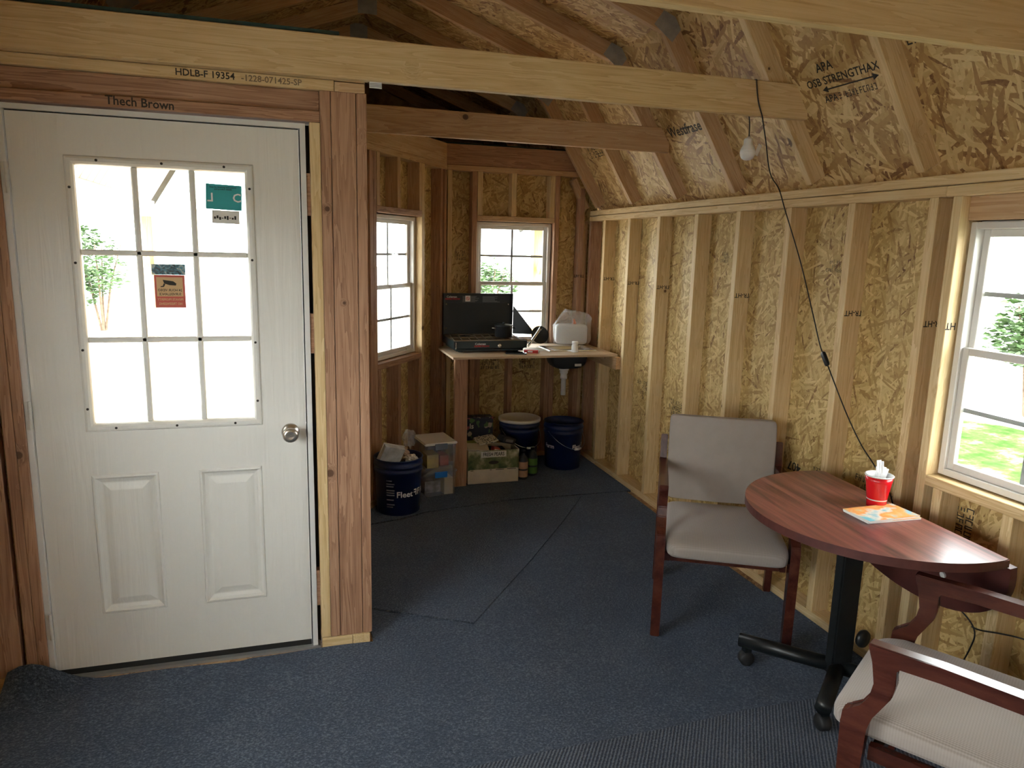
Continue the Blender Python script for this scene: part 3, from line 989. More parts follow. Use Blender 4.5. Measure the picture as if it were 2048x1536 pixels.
for i in range(nx):
    for j in range(ny):
        q = [(gx[i], gy[j]), (gx[i + 1], gy[j]), (gx[i + 1], gy[j + 1]), (gx[i], gy[j + 1])]
        if gy[j] > 3.5 and all(p[1] < seam(p[0]) - 0.006 for p in q[:2]):
            q = [(x, min(y, seam(x) - 0.003)) for x, y in q]
        if all(inroom(*p) for p in q):
            fs = []
            for p in q:
                k = (round(p[0], 4), round(p[1], 4))
                if k not in vv:
                    x, y = p
                    yy = y
                    if y > 2.76 and x < 0.30:
                        yy = y + 0.008 * math.sin(9 * x) + (0.012 if x > -0.2 else 0)
                    vv[k] = bm.verts.new((x, yy, cz(x, y)))
                fs.append(vv[k])
            bm.faces.new(fs)
r = bmesh.ops.extrude_face_region(bm, geom=bm.faces[:], use_keep_orig=True)
for v in r['geom']:
    if isinstance(v, bmesh.types.BMVert):
        v.co.z -= 0.0075
o = bm_obj('carpet', bm, M['carpet'])
tag(o, 'blue-grey carpet covering the floor, curled up at the door hinge', 'carpet')
# loose pieces lying on it
def mat_piece(outline, z, mat, label):
    bm = bmesh.new()
    prismz(bm, outline, 0.0045, z)
    bmesh.ops.bevel(bm, geom=[e for e in bm.edges if abs(e.verts[0].co.z - e.verts[1].co.z) < 1e-6 and e.verts[0].co.z > 0.005], offset=0.003, segments=1, affect='EDGES')
    o = bm_obj('carpet_piece', bm, mat)
    tag(o, label, 'carpet')
mat_piece([(0.735, 2.842), (1.20, 3.43), (1.54, 3.88), (1.82, 4.275), (1.35, 4.29), (0.80, 4.195), (0.62, 4.12), (0.315, 4.03), (0.315, 3.09)], 0.010, M['carpet'], 'cut carpet piece with a dark-edged corner lying beside the door post')
mat_piece([(0.35, 1.975), (0.69, 1.983), (1.18, 1.987), (1.57, 2.005), (2.19, 1.99), (2.19, -0.9), (0.35, -0.9)], 0.009, M['ribbed'], 'ribbed grey carpet piece under the half-round table')
bm = bmesh.new()
prismz(bm, [(0.305, 4.083), (0.62, 4.168), (0.78, 4.243), (1.35, 4.343), (2.212, 4.333), (2.212, 5.272), (1.122, 5.272), (0.318, 4.18)], -0.005, 0.0048)
o = bm_obj('carpet_piece', bm, M['carpet'])
tag(o, 'dark carpet piece under the counter, pails and boxes', 'carpet')
#@@THINGS
# ------------------------------------------------------------------ furniture materials
def fabric_mat(name, c0, c1, scale=420):
    m, nt, b = newmat(name)
    tc = N(nt, 'ShaderNodeTexCoord')
    w = N(nt, 'ShaderNodeTexWave', wave_type='BANDS', bands_direction='X')
    w.inputs['Scale'].default_value = scale / 6.28
    w.inputs['Distortion'].default_value = 0.4
    L(nt, tc.outputs['Object'], w.inputs['Vector'])
    w2 = N(nt, 'ShaderNodeTexWave', wave_type='BANDS', bands_direction='Y')
    w2.inputs['Scale'].default_value = scale / 9
    L(nt, tc.outputs['Object'], w2.inputs['Vector'])
    h = math_(nt, 'ADD', math_(nt, 'MULTIPLY', w.outputs[1], 0.7), math_(nt, 'MULTIPLY', w2.outputs[1], 0.3))
    r = ramp(nt, [(0.1, c0), (0.9, c1)], h)
    L(nt, r.outputs[0], b.inputs['Base Color'])
    b.inputs['Roughness'].default_value = 0.85
    b.inputs['Sheen Weight'].default_value = 0.25
    bump(nt, b, h, 0.25, 0.0008)
    return m
M['fabric'] = fabric_mat('taupe_fabric', (0.26, 0.22, 0.19), (0.37, 0.32, 0.285))
M['backfabric'] = plain('taupe_back_fabric', (0.315, 0.27, 0.237), 0.9, 0, 0.04)
def cherry(name, dark, mid, light, rough, sx=1.2, sy=22.0):
    m, nt, b = newmat(name)
    tc = N(nt, 'ShaderNodeTexCoord')
    mp = N(nt, 'ShaderNodeMapping')
    mp.inputs['Scale'].default_value = (sy, sx, sy)
    L(nt, tc.outputs['Object'], mp.inputs[0])
    n = N(nt, 'ShaderNodeTexNoise')
    n.inputs['Scale'].default_value = 1.4
    n.inputs['Detail'].default_value = 6
    n.inputs['Roughness'].default_value = 0.62
    n.inputs['Distortion'].default_value = 0.5
    L(nt, mp.outputs[0], n.inputs['Vector'])
    r = ramp(nt, [(0.33, dark), (0.5, mid), (0.68, light)], n.outputs[0])
    L(nt, r.outputs[0], b.inputs['Base Color'])
    b.inputs['Roughness'].default_value = rough
    return m
M['cherry'] = cherry('cherry_stain', (0.036, 0.009, 0.006), (0.066, 0.017, 0.011), (0.095, 0.027, 0.017), 0.24, 3, 14)
M['laminate'] = cherry('mahogany_laminate', (0.050, 0.016, 0.014), (0.155, 0.045, 0.036), (0.27, 0.095, 0.07), 0.30)
M['edge'] = plain('dark_edge_band', (0.075, 0.022, 0.018), 0.4, 0, 0.2)
M['blackmetal'] = plain('black_powder_coat', (0.008, 0.010, 0.011), 0.38)
M['rubber'] = plain('caster_rubber', (0.012, 0.012, 0.013), 0.6)

def superbox(bm, ax, ay, az, e1=0.3, e2=0.22, nu=40, nv=20, fn=None):
    """rounded cushion shape"""
    def sp(c, e):
        return math.copysign(abs(c) ** e, c)
    rows = []
    for j in range(nv + 1):
        v = -PI / 2 + PI * j / nv
        row = []
        for i in range(nu):
            u = -PI + 2 * PI * i / nu
            p = Vector((ax * sp(math.cos(v), e1) * sp(math.cos(u), e2), ay * sp(math.cos(v), e1) * sp(math.sin(u), e2), az * sp(math.sin(v), e1)))
            if fn: p = fn(p)
            row.append(p)
        rows.append(row)
    bot = bm.verts.new(rows[0][0])
    top = bm.verts.new(rows[-1][0])
    R_ = [[bm.verts.new(p) for p in row] for row in rows[1:-1]]
    for a, b in zip(R_, R_[1:]):
        for i in range(nu):
            bm.faces.new((a[i], a[(i + 1) % nu], b[(i + 1) % nu], b[i]))
    for i in range(nu):
        bm.faces.new((bot, R_[0][(i + 1) % nu], R_[0][i]))
        bm.faces.new((top, R_[-1][i], R_[-1][(i + 1) % nu]))

SIDE = [(-0.262, 0.662), (-0.10, 0.660), (0.10, 0.650), (0.285, 0.632), (0.295, 0.600), (0.10, 0.612), (-0.10, 0.620), (-0.188, 0.622), (-0.196, 0.612), (-0.190, 0.57), (-0.196, 0.535), (-0.215, 0.50), (-0.238, 0.465), (-0.243, 0.43), (-0.252, 0.20), (-0.256, 0.0), (-0.296, 0.0), (-0.300, 0.20), (-0.306, 0.43), (-0.304, 0.461), (-0.286, 0.468), (-0.262, 0.486), (-0.243, 0.52), (-0.236, 0.56), (-0.244, 0.61), (-0.258, 0.64)]
REAR = [(0.262, 0.0), (0.300, 0.0), (0.272, 0.30), (0.268, 0.44), (0.300, 0.62), (0.318, 0.74), (0.296, 0.745), (0.270, 0.62), (0.232, 0.44), (0.234, 0.30)]
def yz_prism(bm, prof, x0, x1):
    a = [bm.verts.new((x0, y, z)) for y, z in prof]
    b = [bm.verts.new((x1, y, z)) for y, z in prof]
    bm.faces.new(a[::-1])
    bm.faces.new(b)
    n = len(a)
    for i in range(n):
        bm.faces.new((a[i], a[(i + 1) % n], b[(i + 1) % n], b[i]))
def make_chair(loc, rz, label):
    e = empty('armchair', loc, rz)
    tag(e, label, 'chair')
    for s in (-1, 1):
        xa, xb = sorted((s * 0.247, s * 0.285))
        bm = bmesh.new()
        yz_prism(bm, SIDE, xa, xb)
        bmesh.ops.bevel(bm, geom=bm.edges[:], offset=0.0035, segments=2, affect='EDGES')
        bm_obj('arm_and_front_leg', bm, M['cherry'], e)
        bm = bmesh.new()
        xa, xb = sorted((s * 0.250, s * 0.282))
        yz_prism(bm, REAR, xa, xb)
        bmesh.ops.bevel(bm, geom=bm.edges[:], offset=0.003, segments=2, affect='EDGES')
        bm_obj('rear_leg', bm, M['cherry'], e)
        bm = bmesh.new()
        xa, xb = sorted((s * 0.222, s * 0.246))
        add_box(bm, xa, xb, -0.24, 0.235, 0.325, 0.365)
        bm_obj('seat_rail', bm, M['cherry'], e)
    for y0, y1 in ((-0.235, -0.21), (0.21, 0.235)):
        bm = bmesh.new()
        add_box(bm, -0.221, 0.221, y0, y1, 0.325, 0.365)
        bm_obj('seat_rail', bm, M['cherry'], e)
    bm = bmesh.new()
    def crown(p):
        k = max(0.0, 1 - (p.x / 0.24) ** 2) * max(0.0, 1 - ((p.y) / 0.27) ** 2)
        if p.z > 0: p.z += 0.016 * k
        if p.y < -0.2 and p.z > 0: p.z -= 0.016 * min(1, (-0.2 - p.y) / 0.08)
        if p.z > 0: p.z -= 0.014 * (p.y + 0.283) / 0.566
        return p
    superbox(bm, 0.2425, 0.283, 0.050, 0.42, 0.16, 64, 24, crown)
    bm_obj('seat', bm, M['fabric'], e, (0, -0.062, 0.416), None, True)
    bm = bmesh.new()
    def lean(p):
        t = (p.z) / 0.2
        p.y += 0.030 * t - 0.012 * (1 - (p.x / 0.25) ** 2)
        return p
    superbox(bm, 0.2455, 0.021, 0.197, 0.10, 0.16, 72, 36, lean)
    bm_obj('backrest', bm, M['backfabric'], e, (0, 0.256, 0.652), None, True)
    return e
make_chair((1.829, 2.687, 0.0035), -0.494, 'cherry wood armchair with taupe seat and upright back, facing into the room')
make_chair((1.742, 1.271, 0.0095), -2.559, 'cherry wood armchair with taupe ribbed seat pulled up to the table leaf')

# ------------------------------------------------------------------ half-round folding table
TC = (1.996, 1.982)
tb = empty('folding_table', (TC[0], TC[1], 0.0095), -0.078)
tag(tb, 'half-round mahogany laminate table with black pedestal and dropped leaf', 'table')
RT = 0.457
ph = math.acos(0.093 / RT)
arc = [(RT * math.cos(ph + (2 * PI - 2 * ph) * i / 60), RT * math.sin(ph + (2 * PI - 2 * ph) * i / 60)) for i in range(61)]
bm = bmesh.new()
prismz(bm, arc, 0.697, 0.726)
bmesh.ops.bevel(bm, geom=[ed for ed in bm.edges if abs(ed.verts[0].co.z - ed.verts[1].co.z) < 1e-6], offset=0.003, segments=2, affect='EDGES')
top = bm_obj('table_top', bm, M['laminate'], tb)
me = top.data
me.materials.append(M['edge'])
for p in me.polygons:
    if abs(p.normal.z) < 0.5: p.material_index = 1
leaf = empty('drop_leaf', (0.112, 0, 0.6955), 0, tb)
bm = bmesh.new()
dep = 0.285
hwid = RT * math.sin(ph)
outl = []
for i in range(41):
    a = -PI / 2 + PI * i / 40
    outl.append((hwid * math.sin(a), -dep * (math.cos(a) ** 0.8)))
prism(bm, [(x, z) for x, z in outl], -0.013, 0.013)
lf_ = bm_obj('leaf_panel', bm, M['edge'], leaf, (0, 0, 0), (0.0, 0.0, PI / 2))
leaf.rotation_euler = (0, -0.16, 0)
bm = bmesh.new()
lathe(bm, [(0.011, 0), (0.011, 0.006), (0.0, 0.008)], 16)
bm_obj('bumper', bm, M['jamb'], leaf, (-0.0135, -0.19, -0.14), (0, -PI / 2, 0))
for yy in (-0.25, 0.25):
    bm = bmesh.new()
    add_box(bm, 0.02, 0.092, yy - 0.04, yy + 0.04, 0.6935, 0.6965)
    bm_obj('hinge', bm, M['steel'], tb)
COLX, COLY = -0.083, 0.016
bm = bmesh.new()
add_box(bm, COLX - 0.042, COLX + 0.042, COLY - 0.024, COLY + 0.024, 0.085, 0.686)
bmesh.ops.bevel(bm, geom=bm.edges[:], offset=0.006, segments=2, affect='EDGES')
bm_obj('column', bm, M['blackmetal'], tb)
bm = bmesh.new()
add_box(bm, COLX - 0.16, COLX + 0.14, COLY - 0.12, COLY + 0.12, 0.686, 0.6965)
bm_obj('support_plate', bm, M['blackmetal'], tb)
bm = bmesh.new()
lathe(bm, [(0.0, 0.0), (0.03, 0.002), (0.034, 0.012), (0.03, 0.022), (0.0, 0.025)], 20)
bm_obj('release_knob', bm, M['blackmetal'], tb, (COLX + 0.055, COLY - 0.03, 0.24), (PI / 2, 0, 0.3), True)
for k, (ex, ey) in enumerate(((-0.335, 0.275), (-0.285, -0.185), (0.145, -0.235), (0.13, 0.245))):
    d_ = Vector((ex - COLX, ey - COLY, 0))
    bm = bmesh.new()
    p0 = Vector((COLX, COLY, 0.112)) + d_.normalized() * 0.02
    p1 = Vector((ex, ey, 0.098))
    tube(bm, [p0, p0.lerp(p1, 0.5), p1], 0.027, 14)
    ft = bm_obj('foot', bm, M['blackmetal'], tb, None, None, True)
    cx_, cy_ = ex - d_.normalized().x * 0.03, ey - d_.normalized().y * 0.03
    bm = bmesh.new()
    lathe(bm, [(0.0, -0.020), (0.024, -0.020), (0.0295, -0.014), (0.0295, 0.014), (0.024, 0.020), (0.0, 0.020)], 22)
    ang = math.atan2(d_.y, d_.x) + 0.7
    bm_obj('caster', bm, M['rubber'], ft, (cx_, cy_, 0.0300), (PI / 2, 0, ang), True)
    bm = bmesh.new()
    add_box(bm, cx_ - 0.014, cx_ + 0.014, cy_ - 0.014, cy_ + 0.014, 0.058, 0.078)
    bm_obj('caster_stem', bm, M['blackmetal'], ft)

# ------------------------------------------------------------------ things on the table
M['redcup'] = plain('red_plastic', (0.62, 0.012, 0.018), 0.22)
M['whiteplastic'] = plain('white_plastic', (0.80, 0.80, 0.80), 0.3)
TZ = 0.736
cup = empty('party_cup', (2.008, 2.012, TZ))
tag(cup, 'red plastic party cup holding white plastic cutlery', 'cup')
bm = bmesh.new()
lathe(bm, [(0.0, 0.004), (0.030, 0.003), (0.031, 0.0), (0.0325, 0.0), (0.034, 0.03), (0.0345, 0.031), (0.0385, 0.060), (0.039, 0.061), (0.043, 0.090), (0.0435, 0.091), (0.0465, 0.114), (0.0455, 0.114)], 36, cap=False)
bm_obj('cup_body', bm, M['redcup'], cup, None, None, True)
bm = bmesh.new()
lathe(bm, [(0.0455, 0.114), (0.048, 0.114), (0.0485, 0.117), (0.047, 0.119), (0.0445, 0.117), (0.0425, 0.09), (0.031, 0.006), (0.0, 0.006)], 36, cap=False)
bm_obj('rim_and_lining', bm, M['whiteplastic'], cup, None, None, True)
rnd = random.Random(5)
for k, (a, tilt, ln) in enumerate(((2.9, 0.20, 0.165), (2.5, 0.12, 0.160), (3.3, 0.10, 0.158), (0.3, 0.30, 0.142), (0.0, 0.36, 0.14), (-0.4, 0.40, 0.138), (2.2, 0.22, 0.14), (1.1, 0.33, 0.139))):
    bm = bmesh.new()
    add_box(bm, -0.004, 0.004, -0.001, 0.001, 0.0, ln)
    add_box(bm, -0.0085, 0.0085, -0.0014, 0.0014, ln * 0.72, ln)
    bmesh.ops.bevel(bm, geom=bm.edges[:], offset=0.0009, segments=1, affect='EDGES')
    o = bm_obj('plastic_cutlery', bm, M['whiteplastic'], None, (2.008 - 0.012 * math.cos(a), 2.012 - 0.012 * math.sin(a), TZ + 0.0075), (0, tilt * 0.62, a))
    tag(o, ('white plastic cutlery standing tall in the red cup' if ln > 0.15 else 'short white plastic cutlery leaning on the red cup rim'), 'cutlery', ('tall plastic cutlery in the red cup' if ln > 0.15 else 'short plastic cutlery in the red cup'))
def cover_mat():
    m, nt, b = newmat('magazine_cover')
    tc = N(nt, 'ShaderNodeTexCoord')
    n = N(nt, 'ShaderNodeTexNoise')
    n.inputs['Scale'].default_value = 14
    n.inputs['Detail'].default_value = 4
    L(nt, tc.outputs['Object'], n.inputs['Vector'])
    r = ramp(nt, [(0.34, (0.10, 0.42, 0.50)), (0.44, (0.62, 0.60, 0.50)), (0.52, (0.75, 0.28, 0.06)), (0.62, (0.70, 0.40, 0.15)), (0.72, (0.25, 0.50, 0.60))], n.outputs[0])
    L(nt, r.outputs[0], b.inputs['Base Color'])
    b.inputs['Roughness'].default_value = 0.3
    return m
M['cover'] = cover_mat()
M['paper'] = plain('paper_white', (0.74, 0.73, 0.69), 0.7)
mg = empty('magazine', (1.953, 1.926, TZ), -0.03)
tag(mg, 'small magazines with orange and blue cover stacked on the table', 'magazine')
for k, (z, rz, dx) in enumerate(((0.0, 0.0, 0.0), (0.0065, 0.05, -0.004))):
    bm = bmesh.new()
    add_box(bm, -0.108, 0.108, -0.061, 0.061, z + 0.0004, z + 0.0056)
    bm_obj('pages', bm, M['paper'], mg, (dx, 0, 0), (0, 0, rz))
    bm = bmesh.new()
    add_box(bm, -0.109, 0.109, -0.062, 0.062, z + 0.0057, z + 0.0064)
    bm_obj('cover', bm, M['cover'], mg, (dx, 0, 0), (0, 0, rz))

# ------------------------------------------------------------------ hanging lamp and its cord
M['cord'] = plain('black_cord', (0.010, 0.010, 0.010), 0.55)
M['bulb'] = plain('frosted_bulb', (0.78, 0.78, 0.78), 0.35)
M['bulbbase'] = plain('lamp_plastic', (0.80, 0.80, 0.79), 0.4)
lamp = empty('hanging_bulb', (1.935, 2.872, 2.018))
tag(lamp, 'white LED bulb on a black switched cord draped over the beam and down the studs', 'hanging lamp')
bm = bmesh.new()
lathe(bm, [(0.0, 0.0), (0.014, 0.002), (0.025, 0.009), (0.031, 0.021), (0.0325, 0.034)], 28, cap=False)
bm_obj('globe', bm, M['bulb'], lamp, None, None, True)
bm = bmesh.new()
lathe(bm, [(0.0325, 0.034), (0.031, 0.044), (0.026, 0.056), (0.0205, 0.066), (0.0195, 0.068), (0.0195, 0.085), (0.017, 0.092), (0.008, 0.095), (0.006, 0.10)], 28)
bm_obj('socket', bm, M['bulbbase'], lamp, None, None, True)
bm = bmesh.new()
add_box(bm, -0.010, 0.010, -0.0008, 0.0008, -0.024, 0.024)
bm_obj('tag', bm, M['paper'], lamp, (0.037, -0.022, 0.045), (0.1, 0.38, 0.2))
bm = bmesh.new()
cpts = smooth_path([(0.001, 0, 0.098), (0.0, 0.001, 0.15), (-0.008, 0.005, 0.21), (-0.02, 0.002, 0.28), (-0.035, -0.02, 0.3135), (-0.042, -0.06, 0.3145), (-0.045, -0.088, 0.312), (-0.045, -0.0912, 0.300), (-0.030, -0.0912, 0.23), (-0.005, -0.0912, 0.172)], 5)
tube(bm, cpts, 0.0027, 7)
bm_obj('lamp_cord', bm, M['cord'], lamp, None, None, True)
bm = bmesh.new()
wp = [(1.930, 2.7805, 2.190), (1.985, 2.82, 2.10), (2.10, 2.93, 1.98), (2.196, 2.985, 1.915), (2.200, 2.934, 1.821), (2.200, 2.797, 1.597), (2.200, 2.681, 1.373), (2.200, 2.613, 1.238), (2.200, 2.566, 1.175), (2.200, 2.425, 0.991), (2.200, 2.324, 0.879), (2.200, 2.247, 0.817), (2.200, 2.16, 0.745), (2.205, 2.09, 0.62), (2.208, 2.0, 0.50), (2.206, 1.86, 0.440), (2.204, 1.80, 0.426), (2.203, 1.741, 0.398), (2.203, 1.72, 0.363), (2.203, 1.73, 0.305), (2.204, 1.76, 0.20), (2.204, 1.78, 0.05)]
tube(bm, [Vector(p) - Vector((1.935, 2.872, 2.018)) for p in smooth_path(wp, 6)], 0.0027, 7)
bm_obj('cable', bm, M['cord'], lamp, None, None, True)
bm = bmesh.new()
superbox(bm, 0.0085, 0.011, 0.034, 0.5, 0.5, 18, 12)
o = bm_obj('inline_switch', bm, M['blackmetal'], lamp, (0.262, -0.303, -0.834), (-0.63, 0, 0), True)
bm = bmesh.new()
tube(bm, [Vector(p) - Vector((1.935, 2.872, 2.018)) for p in smooth_path([(2.203, 1.735, 0.385), (2.203, 1.701, 0.390), (2.203, 1.632, 0.415), (2.203, 1.555, 0.438), (2.203, 1.42, 0.46), (2.203, 1.30, 0.40)], 6)], 0.0027, 7)
bm_obj('cable', bm, M['cord'], lamp, None, None, True)
#@@ALCOVE
# ------------------------------------------------------------------ counter with sink
M['ply'] = lumber_mat('counter_plywood', (0.50, 0.37, 0.24), (0.62, 0.48, 0.33), (0.70, 0.57, 0.42), knots=0.12)
ct = empty('counter', (1.62, 4.96, 0))
tag(ct, 'plywood counter on a post, built across the window wall', 'counter')
CO = Vector((1.62, 4.96, 0))
def cpt(x, y): return (x - CO.x, y - CO.y)
HX0, HX1, HY0, HY1 = 1.80, 2.10, 4.86, 5.06       # sink cut-out
bm = bmesh.new()
pts = [(1.03, 4.65), (2.214, 4.655), (2.214, 5.277), (1.125, 5.277), (1.03, 5.145)]
# the top as four strips round the cut-out
for poly in ([(1.03, 4.65), (HX0, 4.652), (HX0, 5.277), (1.125, 5.277), (1.03, 5.145)], [(HX0, 4.652), (HX1, 4.654), (HX1, HY0), (HX0, HY0)], [(HX0, HY1), (HX1, HY1), (HX1, 5.277), (HX0, 5.277)], [(HX1, 4.654), (2.214, 4.655), (2.214, 5.277), (HX1, 5.277)]):
    prismz(bm, [cpt(*p) for p in poly], 0.885, 0.900)
bmesh.ops.remove_doubles(bm, verts=bm.verts, dist=1e-5)
bm_obj('worktop', bm, M['ply'], ct)
lumber('post', 1.046 - CO.x, 1.135 - CO.x, 4.665 - CO.y, 4.703 - CO.y, 0.0051, 0.8845, M['fir'], ct)
lumber('cleat', 2.178 - CO.x, 2.2155 - CO.x, 4.60 - CO.y, 5.27 - CO.y, 0.800, 0.8845, M['warm'], ct)
lumber('cleat', 1.155 - CO.x, 2.17 - CO.x, 5.238 - CO.y, 5.276 - CO.y, 0.800, 0.8845, M['fir'], ct)
M['stainless'] = plain('stainless_steel', (0.62, 0.62, 0.60), 0.25, 0.9)
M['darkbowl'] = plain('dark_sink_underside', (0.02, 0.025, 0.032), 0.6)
sk = empty('drop_in_sink', (1.95, 4.96, 0.90))
tag(sk, 'small drop-in sink with white drain pipe under the counter', 'sink')
bm = bmesh.new()
rect = lambda h: [(-0.18, -0.13, h), (0.18, -0.13, h), (0.18, 0.13, h), (-0.18, 0.13, h)]
def loopq(bm, a, b):
    for i in range(4):
        bm.faces.new((a[i], a[(i + 1) % 4], b[(i + 1) % 4], b[i]))
rings = []
for hx, hy, z in ((0.182, 0.132, 0.0008), (0.180, 0.130, 0.009), (0.145, 0.096, 0.009), (0.135, 0.086, 0.0), (0.105, 0.066, -0.115), (0.02, 0.02, -0.12)):
    rings.append([bm.verts.new(p) for p in ((-hx, -hy, z), (hx, -hy, z), (hx, hy, z), (-hx, hy, z))])
for a, b in zip(rings, rings[1:]):
    loopq(bm, a, b)
bm.faces.new(rings[-1])
bmesh.ops.bevel(bm, geom=[e for e in bm.edges], offset=0.004, segments=2, affect='EDGES')
bm_obj('basin', bm, M['stainless'], sk)
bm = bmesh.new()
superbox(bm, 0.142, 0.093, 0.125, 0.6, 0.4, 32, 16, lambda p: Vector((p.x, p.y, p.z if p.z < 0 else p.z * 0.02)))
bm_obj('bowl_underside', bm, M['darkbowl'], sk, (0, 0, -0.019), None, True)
bm = bmesh.new()
add_box(bm, 0.03, 0.08, -0.096, -0.088, -0.115, -0.098)
bm_obj('maker_label', bm, M['paper'], sk)
bm = bmesh.new()
lathe(bm, [(0.036, 0.0), (0.036, -0.018), (0.030, -0.022), (0.030, -0.04), (0.024, -0.045), (0.024, -0.065), (0.026, -0.066), (0.026, -0.082), (0.0185, -0.084), (0.0185, -0.205), (0.0155, -0.205), (0.0155, -0.09)], 24)
bm_obj('drain_pipe', bm, M['whiteplastic'], sk, (-0.01, 0.02, -0.142), None, True)

# ------------------------------------------------------------------ camp stove
M['stovegreen'] = plain('dark_green_enamel', (0.010, 0.022, 0.024), 0.35)
M['stoveblack'] = plain('black_enamel', (0.006, 0.010, 0.013), 0.45)
M['grate'] = plain('nickel_grate', (0.30, 0.25, 0.18), 0.35, 0.8)
M['redprint'] = plain('red_print', (0.65, 0.02, 0.03), 0.5)
M['whiteprint'] = plain('white_print', (0.80, 0.80, 0.80), 0.5)
M['greyprint'] = plain('grey_print', (0.22, 0.23, 0.24), 0.6)
st = empty('camp_stove', (1.335, 5.06, 0.9005))
tag(st, 'open dark green two-burner camp stove on the counter', 'stove')
bm = bmesh.new()
add_box(bm, -0.262, 0.262, -0.230, 0.155, 0.010, 0.082)
bmesh.ops.bevel(bm, geom=[e for e in bm.edges if abs(e.verts[0].co.z - e.verts[1].co.z) < 1e-6 and e.verts[0].co.z < 0.05], offset=0.022, segments=3, affect='EDGES')
bm_obj('stove_body', bm, M['stovegreen'], st)
for fx in (-0.2, 0.2):
    for fy in (-0.16, 0.11):
        bm = bmesh.new()
        add_box(bm, fx - 0.015, fx + 0.015, fy - 0.015, fy + 0.015, 0.0, 0.014)
        bm_obj('rubber_foot', bm, M['rubber'], st)
bm = bmesh.new()
for k in range(9):
    x = -0.235 + k * 0.0587
    tube(bm, [(x - 0.02, -0.215, 0.0875), (x + 0.02, 0.135, 0.0875)], 0.0035, 6)
for y in (-0.215, -0.04, 0.135):
    tube(bm, [(-0.25, y, 0.0855), (0.25, y, 0.0855)], 0.0035, 6)
bm_obj('cooking_grate', bm, M['grate'], st)
bm = bmesh.new()
add_box(bm, -0.255, 0.255, -0.220, 0.145, 0.0795, 0.0825)
bm_obj('drip_tray', bm, M['grate'], st)
for bx in (-0.13, 0.13):
    bm = bmesh.new()
    lathe(bm, [(0.0, 0.0), (0.038, 0.0), (0.042, -0.006), (0.03, -0.008), (0.0, -0.008)], 20)
    bm_obj('burner', bm, M['stoveblack'], st, (bx, 0, 0.0905))
lid = empty('lid', (0, 0.158, 0.080), 0, st)
bm = bmesh.new()
add_box(bm, -0.262, 0.262, -0.004, 0.004, 0.0, 0.305)
add_box(bm, -0.262, 0.262, -0.03, -0.004, 0.297, 0.305)
add_box(bm, -0.262, -0.257, -0.03, -0.004, 0.0, 0.297)
add_box(bm, 0.257, 0.262, -0.03, -0.004, 0.0, 0.297)
bm_obj('lid_panel', bm, M['stoveblack'], lid)
bm = bmesh.new()
a = [bm.verts.new(p) for p in ((0.263, -0.032, 0.01), (0.40, -0.12, 0.012), (0.385, -0.115, 0.05), (0.263, -0.032, 0.22))]
b = [bm.verts.new(Vector(v.co) + Vector((0.0015, 0.0025, 0))) for v in a]
bm.faces.new(a); bm.faces.new(b[::-1])
for i in range(4): bm.faces.new((a[i], b[i], b[(i + 1) % 4], a[(i + 1) % 4]))
bm_obj('wind_baffle', bm, M['stoveblack'], lid)
bm = bmesh.new()
add_box(bm, -0.245, 0.245, -0.0052, -0.0041, 0.232, 0.290)
bm_obj('instruction_label', bm, M['darkbowl'], lid)
bm = bmesh.new()
for k in range(14):
    z = 0.280 - 0.0065 * (k % 7)
    x = (-0.115 if k < 7 else 0.035)
    add_box(bm, x, x + random.uniform(0.09, 0.14), -0.0059, -0.0053, z, z + 0.0024)
bm_obj('instruction_lines', bm, M['greyprint'], lid)
text('Coleman', 0.021, M['whiteprint'], lid, (-0.195, -0.006, 0.278), (1, 0, 0), (0, 0, 1), 'lettering')
text('PERFECTFLOW', 0.0165, M['redprint'], lid, (-0.19, -0.006, 0.262), (1, 0, 0), (0, 0, 1), 'lettering')
bm = bmesh.new()
add_box(bm, -0.095, -0.058, -0.0066, -0.006, 0.245, 0.287)
bm_obj('warning_sticker', bm, M['paper'], lid)
bm = bmesh.new()
lathe(bm, [(0.0095, 0), (0.0125, 0), (0.0125, 0.0006), (0.0095, 0.0006)], 20, cap=False)
add_box(bm, -0.009, 0.009, -0.0015, 0.0015, 0.0, 0.0006)
o = bm_obj('warning_mark', bm, M['redprint'], lid, (-0.0765, -0.0067, 0.266), (PI / 2, 0.78, 0))
text('Coleman', 0.021, M['whiteprint'], st, (-0.075, -0.2312, 0.062), (1, 0, 0), (0, 0, 1), 'lettering')
text('PERFECTFLOW', 0.016, M['redprint'], st, (-0.065, -0.2312, 0.046), (1, 0, 0), (0, 0, 1), 'lettering')
for k, sx in enumerate((-0.235, 0.235)):
    for sz in (0.225, 0.05):
        bm = bmesh.new()
        lathe(bm, [(0.006, 0), (0.006, 0.002), (0.0, 0.004)], 10)
        bm_obj('rivet', bm, M['stainless'], lid, (sx, -0.0045, sz), (PI / 2, 0, 0))
kn_ = bmesh.new()
lathe(kn_, [(0.0, 0.0), (0.014, 0.0), (0.014, 0.012), (0.010, 0.016), (0.0, 0.016)], 18)
bm_obj('regulator_knob', kn_, M['stainless'], st, (0.06, -0.230, 0.05), (PI / 2, 0, 0), True)
bm = bmesh.new()
add_box(bm, -0.25, -0.246, -0.238, -0.230, 0.03, 0.075)
bm_obj('latch', bm, M['stainless'], st)
bm = bmesh.new()
tube(bm, [(0.262, -0.06, 0.065), (0.30, -0.08, 0.068), (0.335, -0.10, 0.062)], 0.009, 10)
bm_obj('fuel_regulator', bm, M['stainless'], st, None, None, True)

